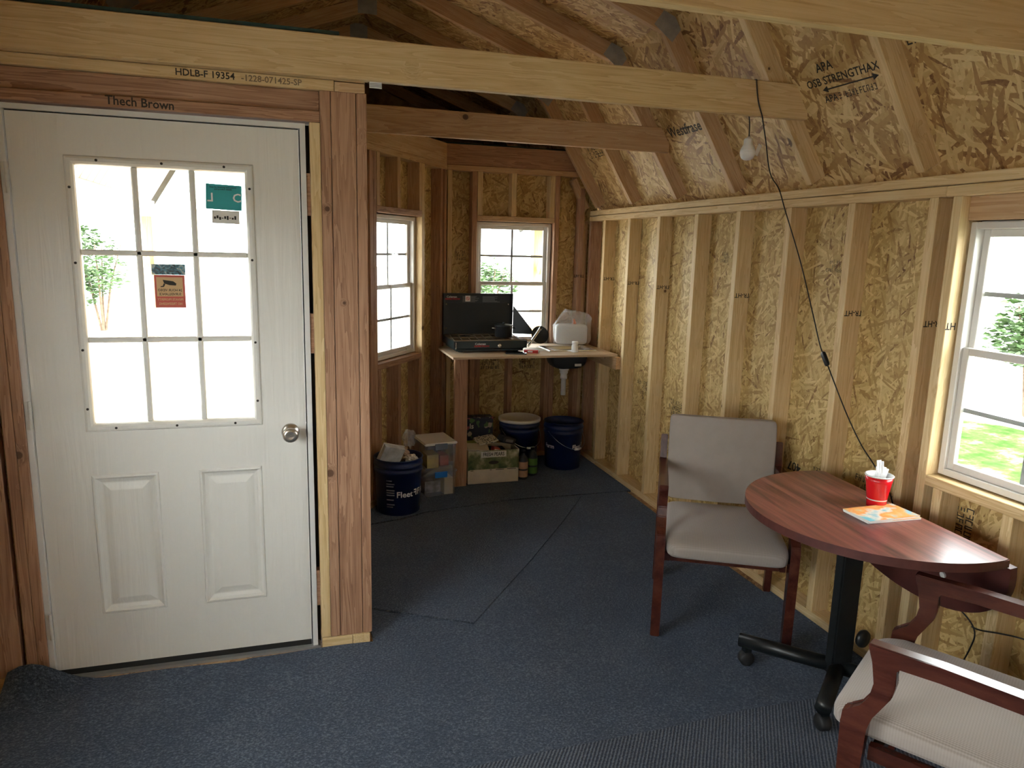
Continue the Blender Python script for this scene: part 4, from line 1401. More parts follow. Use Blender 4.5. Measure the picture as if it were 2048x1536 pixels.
M['pot'] = plain('dark_anodised', (0.05, 0.052, 0.056), 0.35, 0.7)
pt = empty('cooking_pot', (1.47, 4.99, 0.9005 + 0.0912))
tag(pt, 'small dark cooking pot with lid on the camp stove', 'pot')
bm = bmesh.new()
lathe(bm, [(0.0, 0.0), (0.056, 0.0), (0.062, 0.006), (0.063, 0.078), (0.066, 0.080)], 32)
bm_obj('pot_body', bm, M['pot'], pt, None, None, True)
bm = bmesh.new()
lathe(bm, [(0.066, 0.0802), (0.066, 0.084), (0.05, 0.090), (0.008, 0.092), (0.008, 0.098), (0.012, 0.102), (0.0, 0.104)], 32)
bm_obj('pot_lid', bm, M['stoveblack'], pt, None, None, True)
for s in (-1, 1):
    bm = bmesh.new()
    tube(bm, smooth_path([(s * 0.062, -0.018, 0.062), (s * 0.082, -0.016, 0.064), (s * 0.086, 0.0, 0.064), (s * 0.082, 0.016, 0.064), (s * 0.062, 0.018, 0.062)], 4), 0.0035, 7)
    bm_obj('pot_handle', bm, M['stainless'] if s < 0 else M['stoveblack'], pt, None, None, True)

# frying pan leaning against the window, its handle towards the room
fp = empty('frying_pan', (1.765, 5.150, 0.9005), -0.35)
tag(fp, 'black frying pan propped on edge beside the stove', 'pan')
bm = bmesh.new()
lathe(bm, [(0.0, 0.0), (0.055, 0.0), (0.066, 0.018), (0.068, 0.018), (0.057, -0.003), (0.0, -0.003)], 30)
bm_obj('pan_body', bm, M['stoveblack'], fp, (0.03, 0.045, 0.075), (1.25, 0, 0.35), True)
bm = bmesh.new()
tube(bm, [(0.045, 0.0, 0.142), (0.0, -0.045, 0.075), (-0.048, -0.092, 0.006)], [0.012, 0.010, 0.008], 8)
bm_obj('pan_handle', bm, M['stainless'], fp, None, None, True)
bm = bmesh.new()
tube(bm, [(0.047, 0.002, 0.145), (0.040, -0.005, 0.134)], 0.0125, 10)
bm_obj('handle_cap', bm, M['stoveblack'], fp, None, None, True)

# small things at the counter's front
M['matchbox'] = plain('red_cardboard', (0.55, 0.03, 0.035), 0.55)
mb = empty('matchbox', (1.62, 4.800, 0.9005), -0.45)
tag(mb, 'small red matchbox lying on the plywood counter', 'box')
bm = bmesh.new(); add_box(bm, -0.05, 0.05, -0.02, 0.02, 0, 0.020); bm_obj('sleeve', bm, M['matchbox'], mb)
bm = bmesh.new(); add_box(bm, -0.022, 0.012, -0.0206, -0.0201, 0.005, 0.015); bm_obj('label_print', bm, M['paper'], mb)
bm = bmesh.new(); add_box(bm, 0.05, 0.056, -0.018, 0.018, 0.0015, 0.0185); bm_obj('tray', bm, M['paper'], mb)
ph_ = empty('phone', (1.500, 4.765, 0.9005), -0.3)
tag(ph_, 'black phone lying on the plywood counter before the stove', 'phone')
bm = bmesh.new(); add_box(bm, -0.073, 0.073, -0.036, 0.036, 0.0, 0.010)
bmesh.ops.bevel(bm, geom=bm.edges[:], offset=0.003, segments=2, affect='EDGES')
bm_obj('phone_case', bm, M['stoveblack'], ph_)
M['screen'] = plain('dark_glass', (0.01, 0.012, 0.015), 0.08)
bm = bmesh.new(); add_box(bm, -0.069, 0.069, -0.033, 0.033, 0.0101, 0.0106); bm_obj('screen', bm, M['screen'], ph_)
pb = empty('pill_bottle', (1.945, 4.795, 0.9005))
tag(pb, 'small white pill bottle standing on the counter edge', 'bottle')
bm = bmesh.new(); lathe(bm, [(0.0, 0), (0.023, 0.0), (0.024, 0.003), (0.024, 0.046), (0.019, 0.053), (0.019, 0.056)], 24); bm_obj('bottle_body', bm, M['whiteplastic'], pb, None, None, True)
bm = bmesh.new(); lathe(bm, [(0.0225, 0.056), (0.0225, 0.074), (0.020, 0.0765), (0.0, 0.0765)], 24); bm_obj('cap', bm, M['whiteplastic'], pb, None, None, True)
pp = empty('paper_sheet', (1.700, 4.86, 0.9005), 0.2)
bm = bmesh.new(); add_box(bm, -0.075, 0.07, -0.05, 0.05, 0.0, 0.0012); o = bm_obj('paper_sheet', bm, M['paper'], None, (1.715, 4.92, 0.9005), (0, 0, 0.25))
bpy.data.objects.remove(pp)
tag(o, 'white paper sheet lying between the stove and the sink', 'paper')

# clear plastic bag
def bag_mat():
    m, nt, b = newmat('clear_film')
    b.inputs['Base Color'].default_value = (0.80, 0.84, 0.86, 1)
    b.inputs['Roughness'].default_value = 0.22
    b.inputs['Alpha'].default_value = 0.28
    tc = N(nt, 'ShaderNodeTexCoord')
    n = N(nt, 'ShaderNodeTexNoise')
    n.inputs['Scale'].default_value = 14
    n.inputs['Detail'].default_value = 4
    n.inputs['Distortion'].default_value = 1.5
    L(nt, tc.outputs['Object'], n.inputs['Vector'])
    bump(nt, b, n.outputs[0], 0.9, 0.03)
    return m
M['film'] = bag_mat()
bg_ = empty('plastic_bag', (2.062, 5.165, 0.9005), -0.22)
tag(bg_, 'crumpled clear plastic bag of supplies beside the sink', 'bag')
bm = bmesh.new()
def crumple(p):
    t = (p.z + 0.13) / 0.26
    a = math.atan2(p.y, p.x)
    w = 1 + 0.05 * math.sin(5 * a + 9 * t) + 0.04 * math.sin(11 * a - 6 * t) + 0.03 * math.sin(17 * t + 3 * a)
    x = p.x * w
    k = (x + 0.14) / 0.09
    top = 0.165 + 0.11 * k if k < 1 else 0.275 - 0.03 * (k - 1) / 2
    z = p.z
    if z > 0: z = z * (top - 0.13) / 0.13
    return Vector((x, p.y * (1 - 0.7 * max(0, t - 0.5)) * w + 0.012 * math.sin(40 * x + 4 * t) * t, z))
superbox(bm, 0.138, 0.062, 0.130, 0.28, 0.4, 56, 30, crumple)
bm_obj('film', bm, M['film'], bg_, (0, 0, 0.130), None, True)
M['innerwhite'] = plain('napkin_white', (0.72, 0.74, 0.76), 0.8)
bm = bmesh.new()
superbox(bm, 0.122, 0.045, 0.078, 0.3, 0.35, 24, 12)
bm_obj('napkin_pack', bm, M['innerwhite'], bg_, (-0.004, 0, 0.086), None, True)
M['orange'] = plain('orange_plastic', (0.75, 0.16, 0.03), 0.4)
bm = bmesh.new(); lathe(bm, [(0.0, 0), (0.012, 0), (0.013, 0.012), (0.008, 0.016), (0.008, 0.035), (0.0, 0.04)], 14)
bm_obj('orange_cap', bm, M['orange'], bg_, (0.02, -0.02, 0.165), (0.2, -0.3, 0), True)

# ------------------------------------------------------------------ buckets
M['bluepail'] = plain('blue_pail', (0.006, 0.017, 0.075), 0.38)
M['steelwire'] = plain('steel_wire', (0.55, 0.55, 0.55), 0.3, 1.0)
def wrap_text(s, size, r, ang, z, mat, parent, mirror=False, name='lettering', taper=0.0):
    me = text_mesh(s, size)
    for v in me.vertices:
        x, y = v.co.x, v.co.y
        if mirror: x = -x
        a = ang + x / r
        rr = r + taper * y + 0.0008
        v.co = (rr * math.cos(a), rr * math.sin(a), z + y)
    return link(name, me, mat, parent)
def pail(label, x, y, mat, texts, h=0.345, lid=None, bail=None, open_=True):
    e = empty('pail', (x, y, 0.0052))
    tag(e, label, 'bucket')
    bm = bmesh.new()
    r0, r1 = 0.131, 0.146
    def rr(z): return r0 + (r1 - r0) * z / h
    prof = [(0.0, 0.004), (r0 - 0.01, 0.004), (r0 - 0.004, 0.0), (r0, 0.004), (rr(h - 0.085), h - 0.085), (rr(h - 0.085) + 0.006, h - 0.083), (rr(h - 0.07) + 0.006, h - 0.07), (rr(h - 0.07), h - 0.068), (rr(h - 0.05), h - 0.05), (rr(h - 0.05) + 0.006, h - 0.048), (rr(h - 0.035) + 0.006, h - 0.035), (rr(h - 0.035), h - 0.033), (r1, h - 0.006), (r1 + 0.005, h - 0.004), (r1 + 0.004, h), (r1 - 0.003, h), (r1 - 0.004, h - 0.05), (r0 - 0.003, 0.008), (0.0, 0.008)]
    lathe(bm, prof, 48)
    bm_obj('pail_body', bm, mat, e, None, None, True)
    for (s, size, ang, z, mirror) in texts:
        wrap_text(s, size, rr(z) + 0.0006, ang, z, M['whiteprint'], e, mirror, taper=(r1 - r0) / h)
    if bail is not None:
        a0, drop = bail
        zz = h - 0.06
        R0 = rr(zz) + 0.012
        pts = []
        for i in range(17):
            t = i / 16
            a = a0 - PI / 2 + PI * t
            pts.append(((R0 + 0.004) * math.cos(a), (R0 + 0.004) * math.sin(a), zz - drop * math.sin(PI * t)))
        bm = bmesh.new()
        tube(bm, pts, 0.002, 6)
        bm_obj('bail', bm, M['steelwire'], e, None, None, True)
        bm = bmesh.new()
        tube(bm, pts[7:10], 0.008, 10)
        bm_obj('bail_grip', bm, M['whiteplastic'], e, None, None, True)
    if lid:
        bm = bmesh.new()
        lathe(bm, [(r1 + 0.004, h - 0.012), (r1 + 0.010, h - 0.012), (r1 + 0.011, h + 0.006), (r1 + 0.004, h + 0.010), (r1 - 0.012, h + 0.010), (r1 - 0.016, h + 0.004), (0.0, h + 0.004)], 48)
        bm_obj('pail_lid', bm, lid, e, None, None, True)
    return e
fa = -1.07
b1 = pail('blue pail with white lettering, filled with rubbish, beside the clear bins', 0.622, 4.330, M['bluepail'],
     [('Fleet', 0.052, fa - 0.36, 0.135, False), ('F', 0.056, fa + 0.175, 0.138, True), ('F', 0.056, fa + 0.385, 0.138, False), ('Farm', 0.052, fa + 0.95, 0.135, False)])
bm = bmesh.new()
for k in range(9):
    pass
a0_ = -2.25
for zz, ww in ((0.22, 0.035), (0.20, 0.05), (0.185, 0.045), (0.16, 0.05), (0.145, 0.05), (0.13, 0.05), (0.10, 0.045), (0.07, 0.05), (0.055, 0.04)):
    n_ = 6
    vs = []
    for i in range(n_ + 1):
        a = a0_ + (ww * i / n_) / 0.137
        r = 0.131 + 0.015 * zz / 0.345 + 0.0012
        vs.append((bm.verts.new((r * math.cos(a), r * math.sin(a), zz)), bm.verts.new((r * math.cos(a), r * math.sin(a), zz + 0.007))))
    for (p, q), (s, t) in zip(vs, vs[1:]):
        bm.faces.new((p, s, t, q))
bm_obj('fine_print', bm, M['greyprint'], b1)['kind'] = 'stuff'
M['lidwhite'] = plain('pail_lid_white', (0.75, 0.73, 0.69), 0.5)
pail('blue pail with a white lid standing between the pear box and the open pail', 1.622, 5.030, M['bluepail'], [('Farm', 0.045, -2.42, 0.20, False)], h=0.372, lid=M['lidwhite'], bail=(-1.30, 0.13))
pail('open empty blue pail with white lettering standing under the sink', 1.957, 4.985, M['bluepail'], [('Fleet', 0.045, -1.10, 0.175, False), ('F', 0.048, -0.66, 0.178, True), ('F', 0.048, -0.46, 0.178, False), ('Farm', 0.045, -2.75, 0.175, False)], h=0.352, bail=(-1.15, 0.13))

# rubbish in the blue pail
M['newsprint'] = plain('printed_paper', (0.50, 0.52, 0.52), 0.7, 0, 0.35)
M['brownpaper'] = plain('brown_paper', (0.42, 0.33, 0.26), 0.8, 0, 0.25)
def crumpled(name, c, r, mat, label, seed, sq=(1, 1, 1)):
    rnd = random.Random(seed)
    bm = bmesh.new()
    bmesh.ops.create_icosphere(bm, subdivisions=3, radius=1.0)
    ph = [rnd.uniform(0, 6.28) for _ in range(6)]
    for v in bm.verts:
        k = 1 + 0.22 * math.sin(5 * v.co.x + ph[0]) * math.sin(6 * v.co.y + ph[1]) + 0.18 * math.sin(9 * v.co.z + ph[2]) * math.sin(8 * v.co.x + ph[3]) + rnd.uniform(-0.07, 0.07)
        v.co = Vector((v.co.x * sq[0], v.co.y * sq[1], v.co.z * sq[2])) * (r * k)
    o = bm_obj(name, bm, mat, None, c)
    tag(o, label, 'rubbish')
    return o
pk = empty('food_package', (0.572, 4.290, 0.362), 0.25)
tag(pk, 'pale printed food carton tipped into the blue pail', 'carton')
bm = bmesh.new(); add_box(bm, -0.065, 0.065, -0.015, 0.015, -0.055, 0.065); bm_obj('carton', bm, M['newsprint'], pk, None, (0.35, 0.28, 0))
bm = bmesh.new(); add_box(bm, -0.07, 0.07, 0.0155, 0.021, -0.055, 0.07); bm_obj('carton_flap', bm, M['paper'], pk, None, (0.35, 0.28, 0))
crumpled('crumpled_wrapper', (0.697, 4.285, 0.338), 0.032, M['paper'], 'crumpled white paper on top of the blue pail', 11, (1.1, 1, 0.8))
crumpled('crumpled_bag', (0.652, 4.395, 0.338), 0.045, M['brownpaper'], 'crumpled brown paper bag in the blue pail', 12, (1, 1, 0.9))
crumpled('crumpled_napkins', (0.622, 4.295, 0.262), 0.075, M['paper'], 'crumpled napkins filling the blue pail', 13, (1.25, 1.1, 0.32))
crumpled('clear_wrap', (0.700, 4.420, 0.430), 0.044, M['film'], 'clear plastic wrap sticking up behind the blue pail', 14, (0.9, 0.9, 1.25))

# ------------------------------------------------------------------ stacked clear bins
def clear_mat():
    m, nt, b = newmat('clear_plastic')
    b.inputs['Base Color'].default_value = (0.55, 0.60, 0.66, 1)
    b.inputs['Roughness'].default_value = 0.18
    b.inputs['Alpha'].default_value = 0.3
    return m
M['clear'] = clear_mat()
M['latchgrey'] = plain('grey_latch', (0.16, 0.19, 0.24), 0.4)
M['latchblue'] = plain('blue_latch', (0.02, 0.22, 0.72), 0.4)
M['binlid'] = plain('bin_lid_white', (0.74, 0.72, 0.70), 0.45)
M['stuff1'] = plain('assorted_print', (0.30, 0.30, 0.34), 0.6, 0, 0.6)
def clear_bin(z, h, lidmat, latchmat, label, contents):
    e = empty('storage_bin', (0.905, 4.625, z), 0.15)
    tag(e, label, 'storage bin')
    w, d = 0.104, 0.125
    bm = bmesh.new()
    o_ = [(-w + 0.008, -d + 0.008), (w - 0.008, -d + 0.008), (w - 0.008, d - 0.008), (-w + 0.008, d - 0.008)]
    t_ = [(-w, -d), (w, -d), (w, d), (-w, d)]
    lo = [bm.verts.new((x, y, 0.001)) for x, y in o_]
    hi = [bm.verts.new((x, y, h)) for x, y in t_]
    bm.faces.new(lo[::-1])
    for i in range(4): bm.faces.new((lo[i], lo[(i + 1) % 4], hi[(i + 1) % 4], hi[i]))
    bmesh.ops.solidify(bm, geom=bm.faces[:], thickness=0.002)
    bm_obj('tub', bm, M['clear'], e)
    bm = bmesh.new()
    add_box(bm, -w - 0.008, w + 0.008, -d - 0.008, d + 0.008, h + 0.0005, h + 0.016)
    bmesh.ops.bevel(bm, geom=bm.edges[:], offset=0.005, segments=2, affect='EDGES')
    bm_obj('bin_lid', bm, lidmat, e)
    bm = bmesh.new()
    add_box(bm, -0.045, 0.04, -d - 0.015, -d - 0.0085, h - 0.028, h + 0.012)
    bmesh.ops.bevel(bm, geom=bm.edges[:], offset=0.002, segments=1, affect='EDGES')
    bm_obj('latch', bm, latchmat, e)
    for k, (sx, sy, sz, px, py, m_) in enumerate(contents):
        bm = bmesh.new()
        add_box(bm, px - sx, px + sx, py - sy, py + sy, 0.004, 0.004 + sz)
        bm_obj('contents', bm, m_, e)
    return e
M['yellowprint'] = plain('yellow_print', (0.62, 0.45, 0.06), 0.6, 0, 0.3)
M['redprint2'] = plain('dull_red_print', (0.40, 0.08, 0.06), 0.6, 0, 0.3)
M['stripe'] = plain('cream_print', (0.55, 0.48, 0.36), 0.6)
clear_bin(0.0052, 0.158, M['clear'], M['latchblue'], 'lower clear storage bin with a blue latch', [(0.055, 0.05, 0.08, -0.03, 0.0, M['stuff1']), (0.03, 0.05, 0.11, 0.06, -0.06, M['stripe'])])
clear_bin(0.1835, 0.168, M['binlid'], M['latchgrey'], 'upper clear storage bin with white lid and grey latch', [(0.04, 0.06, 0.09, -0.04, -0.02, M['yellowprint']), (0.03, 0.05, 0.07, 0.05, 0.0, M['redprint2']), (0.035, 0.03, 0.11, 0.0, 0.07, M['stuff1'])])

# ------------------------------------------------------------------ pear box and its neighbours
def boxart_mat():
    m, nt, b = newmat('orchard_print')
    tc = N(nt, 'ShaderNodeTexCoord')
    n = N(nt, 'ShaderNodeTexNoise')
    n.inputs['Scale'].default_value = 16
    n.inputs['Detail'].default_value = 5
    L(nt, tc.outputs['Object'], n.inputs['Vector'])
    sx = N(nt, 'ShaderNodeSeparateXYZ')
    L(nt, tc.outputs['Object'], sx.inputs[0])
    f = math_(nt, 'ADD', math_(nt, 'MULTIPLY', n.outputs[0], 0.75), math_(nt, 'MULTIPLY', sx.outputs[2], 1.1))
    r = ramp(nt, [(0.42, (0.05, 0.09, 0.03)), (0.55, (0.16, 0.18, 0.07)), (0.66, (0.45, 0.42, 0.26)), (0.76, (0.66, 0.64, 0.52))], f)
    L(nt, r.outputs[0], b.inputs['Base Color'])
    b.inputs['Roughness'].default_value = 0.6
    return m
M['orchard'] = boxart_mat()
M['card'] = plain('cream_cardboard', (0.58, 0.50, 0.38), 0.75, 0, 0.08)
bx = empty('fruit_box', (1.334, 4.788, 0.0052))
tag(bx, 'cardboard fruit box with orchard print and black lettering', 'box')
bm = bmesh.new()
add_box(bm, -0.182, 0.182, -0.094, -0.090, 0.0, 0.235)
add_box(bm, -0.182, 0.182, 0.090, 0.094, 0.0, 0.235)
add_box(bm, -0.182, -0.178, -0.090, 0.090, 0.0, 0.235)
add_box(bm, 0.178, 0.182, -0.090, 0.090, 0.0, 0.235)
add_box(bm, -0.182, 0.182, -0.094, 0.094, -0.0002, 0.004)
bm_obj('carton', bm, M['card'], bx)
bm = bmesh.new()
add_box(bm, -0.183, 0.183, -0.0955, -0.0945, 0.098, 0.236)
bm_obj('printed_panel', bm, M['orchard'], bx)
bm = bmesh.new()
add_box(bm, -0.170, 0.172, -0.097, -0.0945, 0.004, 0.102)
add_box(bm, -0.035, 0.03, -0.0972, -0.097, 0.004, 0.016)
pn = bm_obj('blank_panel', bm, M['card'], bx)
bm = bmesh.new()
add_box(bm, -0.092, 0.090, -0.0968, -0.0956, 0.186, 0.228)
bmesh.ops.bevel(bm, geom=bm.edges[:], offset=0.0005, segments=1, affect='EDGES')
bm_obj('title_plate', bm, M['paper'], bx)
text('FRESH PEARS', 0.037, M['ink'], bx, (-0.001, -0.0970, 0.2065), (1, 0, 0), (0, 0, 1), 'lettering', sx=0.72)
bm = bmesh.new()
lathe(bm, [(0.0, 0), (0.036, 0), (0.036, 0.0006), (0.0, 0.0006)], 24)
hh = bm_obj('hand_hole', bm, M['ink'], bx, (0.0, -0.0957, 0.148), (PI / 2, 0, 0))
hh.scale = (1, 0.36, 1)
for k, (w_, x_) in enumerate(((0.02, -0.155), (0.012, -0.02), (0.06, 0.045), (0.065, 0.13))):
    bm = bmesh.new(); add_box(bm, x_ - w_ / 2, x_ + w_ / 2, -0.0976, -0.0971, 0.094, 0.098); bm_obj('small_print', bm, M['ink'], bx)
# what is piled in the box
def flat_item(name, loc, rot, dims, mat, label, cat, strip=None):
    e = empty(name, loc)
    e.rotation_euler = rot
    tag(e, label, cat)
    bm = bmesh.new()
    add_box(bm, -dims[0], dims[0], -dims[1], dims[1], -dims[2], dims[2])
    bmesh.ops.bevel(bm, geom=bm.edges[:], offset=min(dims) * 0.3, segments=1, affect='EDGES')
    bm_obj('package', bm, mat, e)
    if strip:
        bm = bmesh.new()
        add_box(bm, -dims[0] * 0.7, dims[0] * 0.5, -dims[1] - 0.0006, -dims[1] - 0.0001, -dims[2] * 0.4, dims[2] * 0.5)
        bm_obj('label_print', bm, strip, e)
    return e
M['darkpack'] = plain('dark_package', (0.025, 0.028, 0.035), 0.45, 0, 0.3)
def speckle_mat():
    m, nt, b = newmat('speckled_pouch')
    tc = N(nt, 'ShaderNodeTexCoord')
    v = N(nt, 'ShaderNodeTexVoronoi')
    v.inputs['Scale'].default_value = 60
    L(nt, tc.outputs['Object'], v.inputs['Vector'])
    r = ramp(nt, [(0.30, (0.01, 0.01, 0.01)), (0.42, (0.55, 0.50, 0.40))], v.outputs[0])
    L(nt, r.outputs[0], b.inputs['Base Color'])
    return m
M['speckle'] = speckle_mat()
flat_item('speckled_pouch', (1.30, 4.79, 0.293), (0.2, -0.10, 0.2), (0.075, 0.055, 0.006), M['speckle'], 'black and cream speckled pouch on top of the fruit box', 'pouch')
flat_item('seed_packet', (1.225, 4.722, 0.262), (0.2, 0.06, -0.1), (0.075, 0.05, 0.004), M['stripe'], 'cream printed packet slipping over the fruit box front', 'packet')
flat_item('black_package', (1.455, 4.800, 0.284), (0.2, 0.3, 0.6), (0.07, 0.035, 0.022), M['darkpack'], 'black oblong package leaning in the fruit box', 'package', M['greyprint'])
flat_item('small_carton', (1.360, 4.745, 0.232), (0.2, 0.3, 0.3), (0.03, 0.02, 0.015), M['redprint2'], 'small dull red carton tucked in the fruit box', 'carton', M['paper'])
flat_item('dark_package', (1.350, 4.835, 0.190), (0.0, 0.05, 0.0), (0.10, 0.038, 0.035), M['darkpack'], 'dark package lying deep in the fruit box', 'package')
flat_item('yellow_green_packet', (1.205, 4.840, 0.262), (0.1, 0.0, 0.1), (0.04, 0.03, 0.006), plain('yellow_green', (0.30, 0.34, 0.08), 0.6), 'yellow-green packet lying in the fruit box', 'packet')
def floral_mat():
    m, nt, b = newmat('dark_floral_print')
    tc = N(nt, 'ShaderNodeTexCoord')
    v = N(nt, 'ShaderNodeTexVoronoi')
    v.inputs['Scale'].default_value = 38
    L(nt, tc.outputs['Object'], v.inputs['Vector'])
    s = N(nt, 'ShaderNodeSeparateColor')
    L(nt, v.outputs['Color'], s.inputs[0])
    r = ramp(nt, [(0.0, (0.02, 0.025, 0.05)), (0.55, (0.03, 0.035, 0.06)), (0.7, (0.35, 0.10, 0.12)), (0.82, (0.10, 0.20, 0.08)), (0.92, (0.5, 0.45, 0.4))], s.outputs[0])
    r.color_ramp.interpolation = 'CONSTANT'
    L(nt, r.outputs[0], b.inputs['Base Color'])
    return m
M['floral'] = floral_mat()
e = empty('printed_carton', (1.318, 5.085, 0.0052))
tag(e, 'tall carton with dark colourful print standing behind the fruit box', 'box')
bm = bmesh.new(); add_box(bm, -0.102, 0.102, -0.05, 0.05, 0.0, 0.388); bm_obj('carton', bm, M['floral'], e)
text('ls', 0.055, M['paper'], e, (-0.06, -0.0506, 0.325), (1, 0, 0), (0, 0, 1), 'lettering')
def drink_bottle(label, x, y, lab, h=0.205):
    e = empty('bottle', (x, y, 0.0052))
    tag(e, label, 'bottle')
    bm = bmesh.new(); lathe(bm, [(0.0, 0.0), (0.033, 0.0), (0.036, 0.006), (0.036, 0.13), (0.030, 0.155), (0.014, 0.175), (0.0135, 0.19)], 26); bm_obj('bottle_body', bm, M['darkpack'], e, None, None, True)
    bm = bmesh.new(); lathe(bm, [(0.0365, 0.075), (0.0368, 0.076), (0.0368, 0.125), (0.0365, 0.126)], 26, cap=False); bm_obj('upper_label', bm, lab, e, None, None, True)
    bm = bmesh.new(); lathe(bm, [(0.0365, 0.015), (0.0368, 0.016), (0.0368, 0.062), (0.0365, 0.063)], 26, cap=False); bm_obj('lower_label', bm, lab, e, None, None, True)
    bm = bmesh.new(); lathe(bm, [(0.016, 0.188), (0.016, h), (0.0, h)], 20); bm_obj('cap', bm, M['stoveblack'], e, None, None, True)
M['tanlabel'] = plain('tan_label', (0.50, 0.30, 0.18), 0.5, 0, 0.2)
M['greenlabel'] = plain('green_label', (0.10, 0.22, 0.04), 0.5, 0, 0.2)
drink_bottle('dark bottle with a tan label beside the fruit box', 1.568, 4.755, M['tanlabel'])
drink_bottle('dark bottle with a green label in front of the lidded pail', 1.662, 4.822, M['greenlabel'], 0.20)

# ------------------------------------------------------------------ signs on the door glass
M['teal'] = plain('teal_card', (0.03, 0.36, 0.38), 0.6)
M['signorange'] = plain('orange_sign', (0.62, 0.40, 0.20), 0.6)
M['signred'] = plain('red_sign', (0.55, 0.10, 0.07), 0.6)
GY = DY + 0.0145
cdv = empty('info_card', (-0.208, GY, 1.723), 0)
tag(cdv, 'teal instruction card taped inside the upper door pane', 'card')
bm = bmesh.new(); add_box(bm, -0.060, 0.060, 0, 0.0008, 0.002, 0.090); bm_obj('card', bm, M['teal'], cdv, None, (0, 0.035, 0))
bm = bmesh.new(); add_box(bm, -0.040, 0.052, 0.0, 0.0007, -0.046, 0.000); bm_obj('note_slip', bm, M['paper'], cdv, None, (0, 0.02, 0))
text('C', 0.042, M['whiteprint'], cdv, (0.045, -0.0006, 0.043), (1, 0, 0), (0, 0, 1), 'lettering')
text('L', 0.042, M['whiteprint'], cdv, (-0.043, -0.0006, 0.043), (1, 0, 0), (0, 0, 1), 'lettering', sx=-1)
text('Scan for finishing instructions', 0.0075, M['ink'], cdv, (0.0, -0.0006, 0.080), (1, 0, 0), (0, 0, 1), 'lettering')
text('and product details', 0.0075, M['ink'], cdv, (0.0, -0.0006, 0.073), (1, 0, 0), (0, 0, 1), 'lettering')
bm = bmesh.new()
for k in range(9):
    x = -0.034 + k * 0.0085
    add_box(bm, x, x + 0.006, -0.0008, -0.0002, -0.030 + 0.003 * math.sin(k * 2.3), -0.022 + 0.004 * math.sin(k * 1.7))
bm_obj('scribble', bm, M['ink'], cdv)
sg = empty('security_sign', (-0.400, GY, 1.376))
tag(sg, 'orange and red surveillance notice hanging from a plastic pocket on the door', 'sign')
bm = bmesh.new(); add_box(bm, -0.050, 0.050, 0, 0.0012, 0.0, 0.116); bm_obj('sign_border', bm, M['signred'], sg)
bm = bmesh.new(); add_box(bm, -0.043, 0.043, -0.0006, -0.0001, 0.040, 0.108); bm_obj('sign_field', bm, M['signorange'], sg)
def hanger_mat():
    m, nt, b = newmat('foil_pocket')
    tc = N(nt, 'ShaderNodeTexCoord')
    n = N(nt, 'ShaderNodeTexNoise')
    n.inputs['Scale'].default_value = 40
    n.inputs['Distortion'].default_value = 2
    L(nt, tc.outputs['Object'], n.inputs['Vector'])
    r = ramp(nt, [(0.4, (0.02, 0.03, 0.035)), (0.55, (0.06, 0.22, 0.30)), (0.68, (0.45, 0.50, 0.45))], n.outputs[0])
    L(nt, r.outputs[0], b.inputs['Base Color'])
    b.inputs['Roughness'].default_value = 0.25
    return m
M['pocket'] = hanger_mat()
bm = bmesh.new(); add_box(bm, -0.056, 0.054, -0.004, 0.0012, 0.1165, 0.154)
bmesh.ops.bevel(bm, geom=bm.edges[:], offset=0.0015, segments=1, affect='EDGES')
bm_obj('plastic_pocket', bm, M['pocket'], sg)
text('24 HOUR VIDEO', 0.0125, M['ink'], sg, (0.0, -0.0009, 0.062), (1, 0, 0), (0, 0, 1), 'lettering', sx=-0.86)
text('SURVEILLANCE', 0.0125, M['ink'], sg, (0.0, -0.0009, 0.048), (1, 0, 0), (0, 0, 1), 'lettering', sx=-0.86)
text('PRIVATE PROPERTY', 0.0115, M['signorange'], sg, (0.0, -0.0009, 0.029), (1, 0, 0), (0, 0, 1), 'lettering', sx=-0.84)
text('NO TRESPASSING', 0.0115, M['signorange'], sg, (0.0, -0.0009, 0.014), (1, 0, 0), (0, 0, 1), 'lettering', sx=-0.84)
bm = bmesh.new()
prism(bm, [(-0.022, 0.099), (0.012, 0.094), (0.022, 0.086), (0.020, 0.079), (0.0, 0.080), (-0.018, 0.086)], -0.0010, -0.0006)
prism(bm, [(-0.020, 0.086), (-0.014, 0.084), (-0.019, 0.074), (-0.030, 0.073), (-0.030, 0.076), (-0.022, 0.078)], -0.0010, -0.0006)
bm_obj('camera_symbol', bm, M['ink'], sg)

wt = empty('striped_tab', (0.325, 2.800, 2.1895))  # small white plate with grey stripes under the beam
tag(wt, 'small white striped tab under the beam beside the door post', 'label')
bm = bmesh.new(); add_box(bm, -0.022, 0.022, -0.0008, 0.0008, -0.021, 0.0); bm_obj('tab_plate', bm, M['whiteplastic'], wt)
for k in range(3):
    bm = bmesh.new(); add_box(bm, -0.022, 0.022, -0.0014, -0.0009, -0.0065 - 0.005 * k, -0.0045 - 0.005 * k); bm_obj('stripe', bm, M['greyprint'], wt)
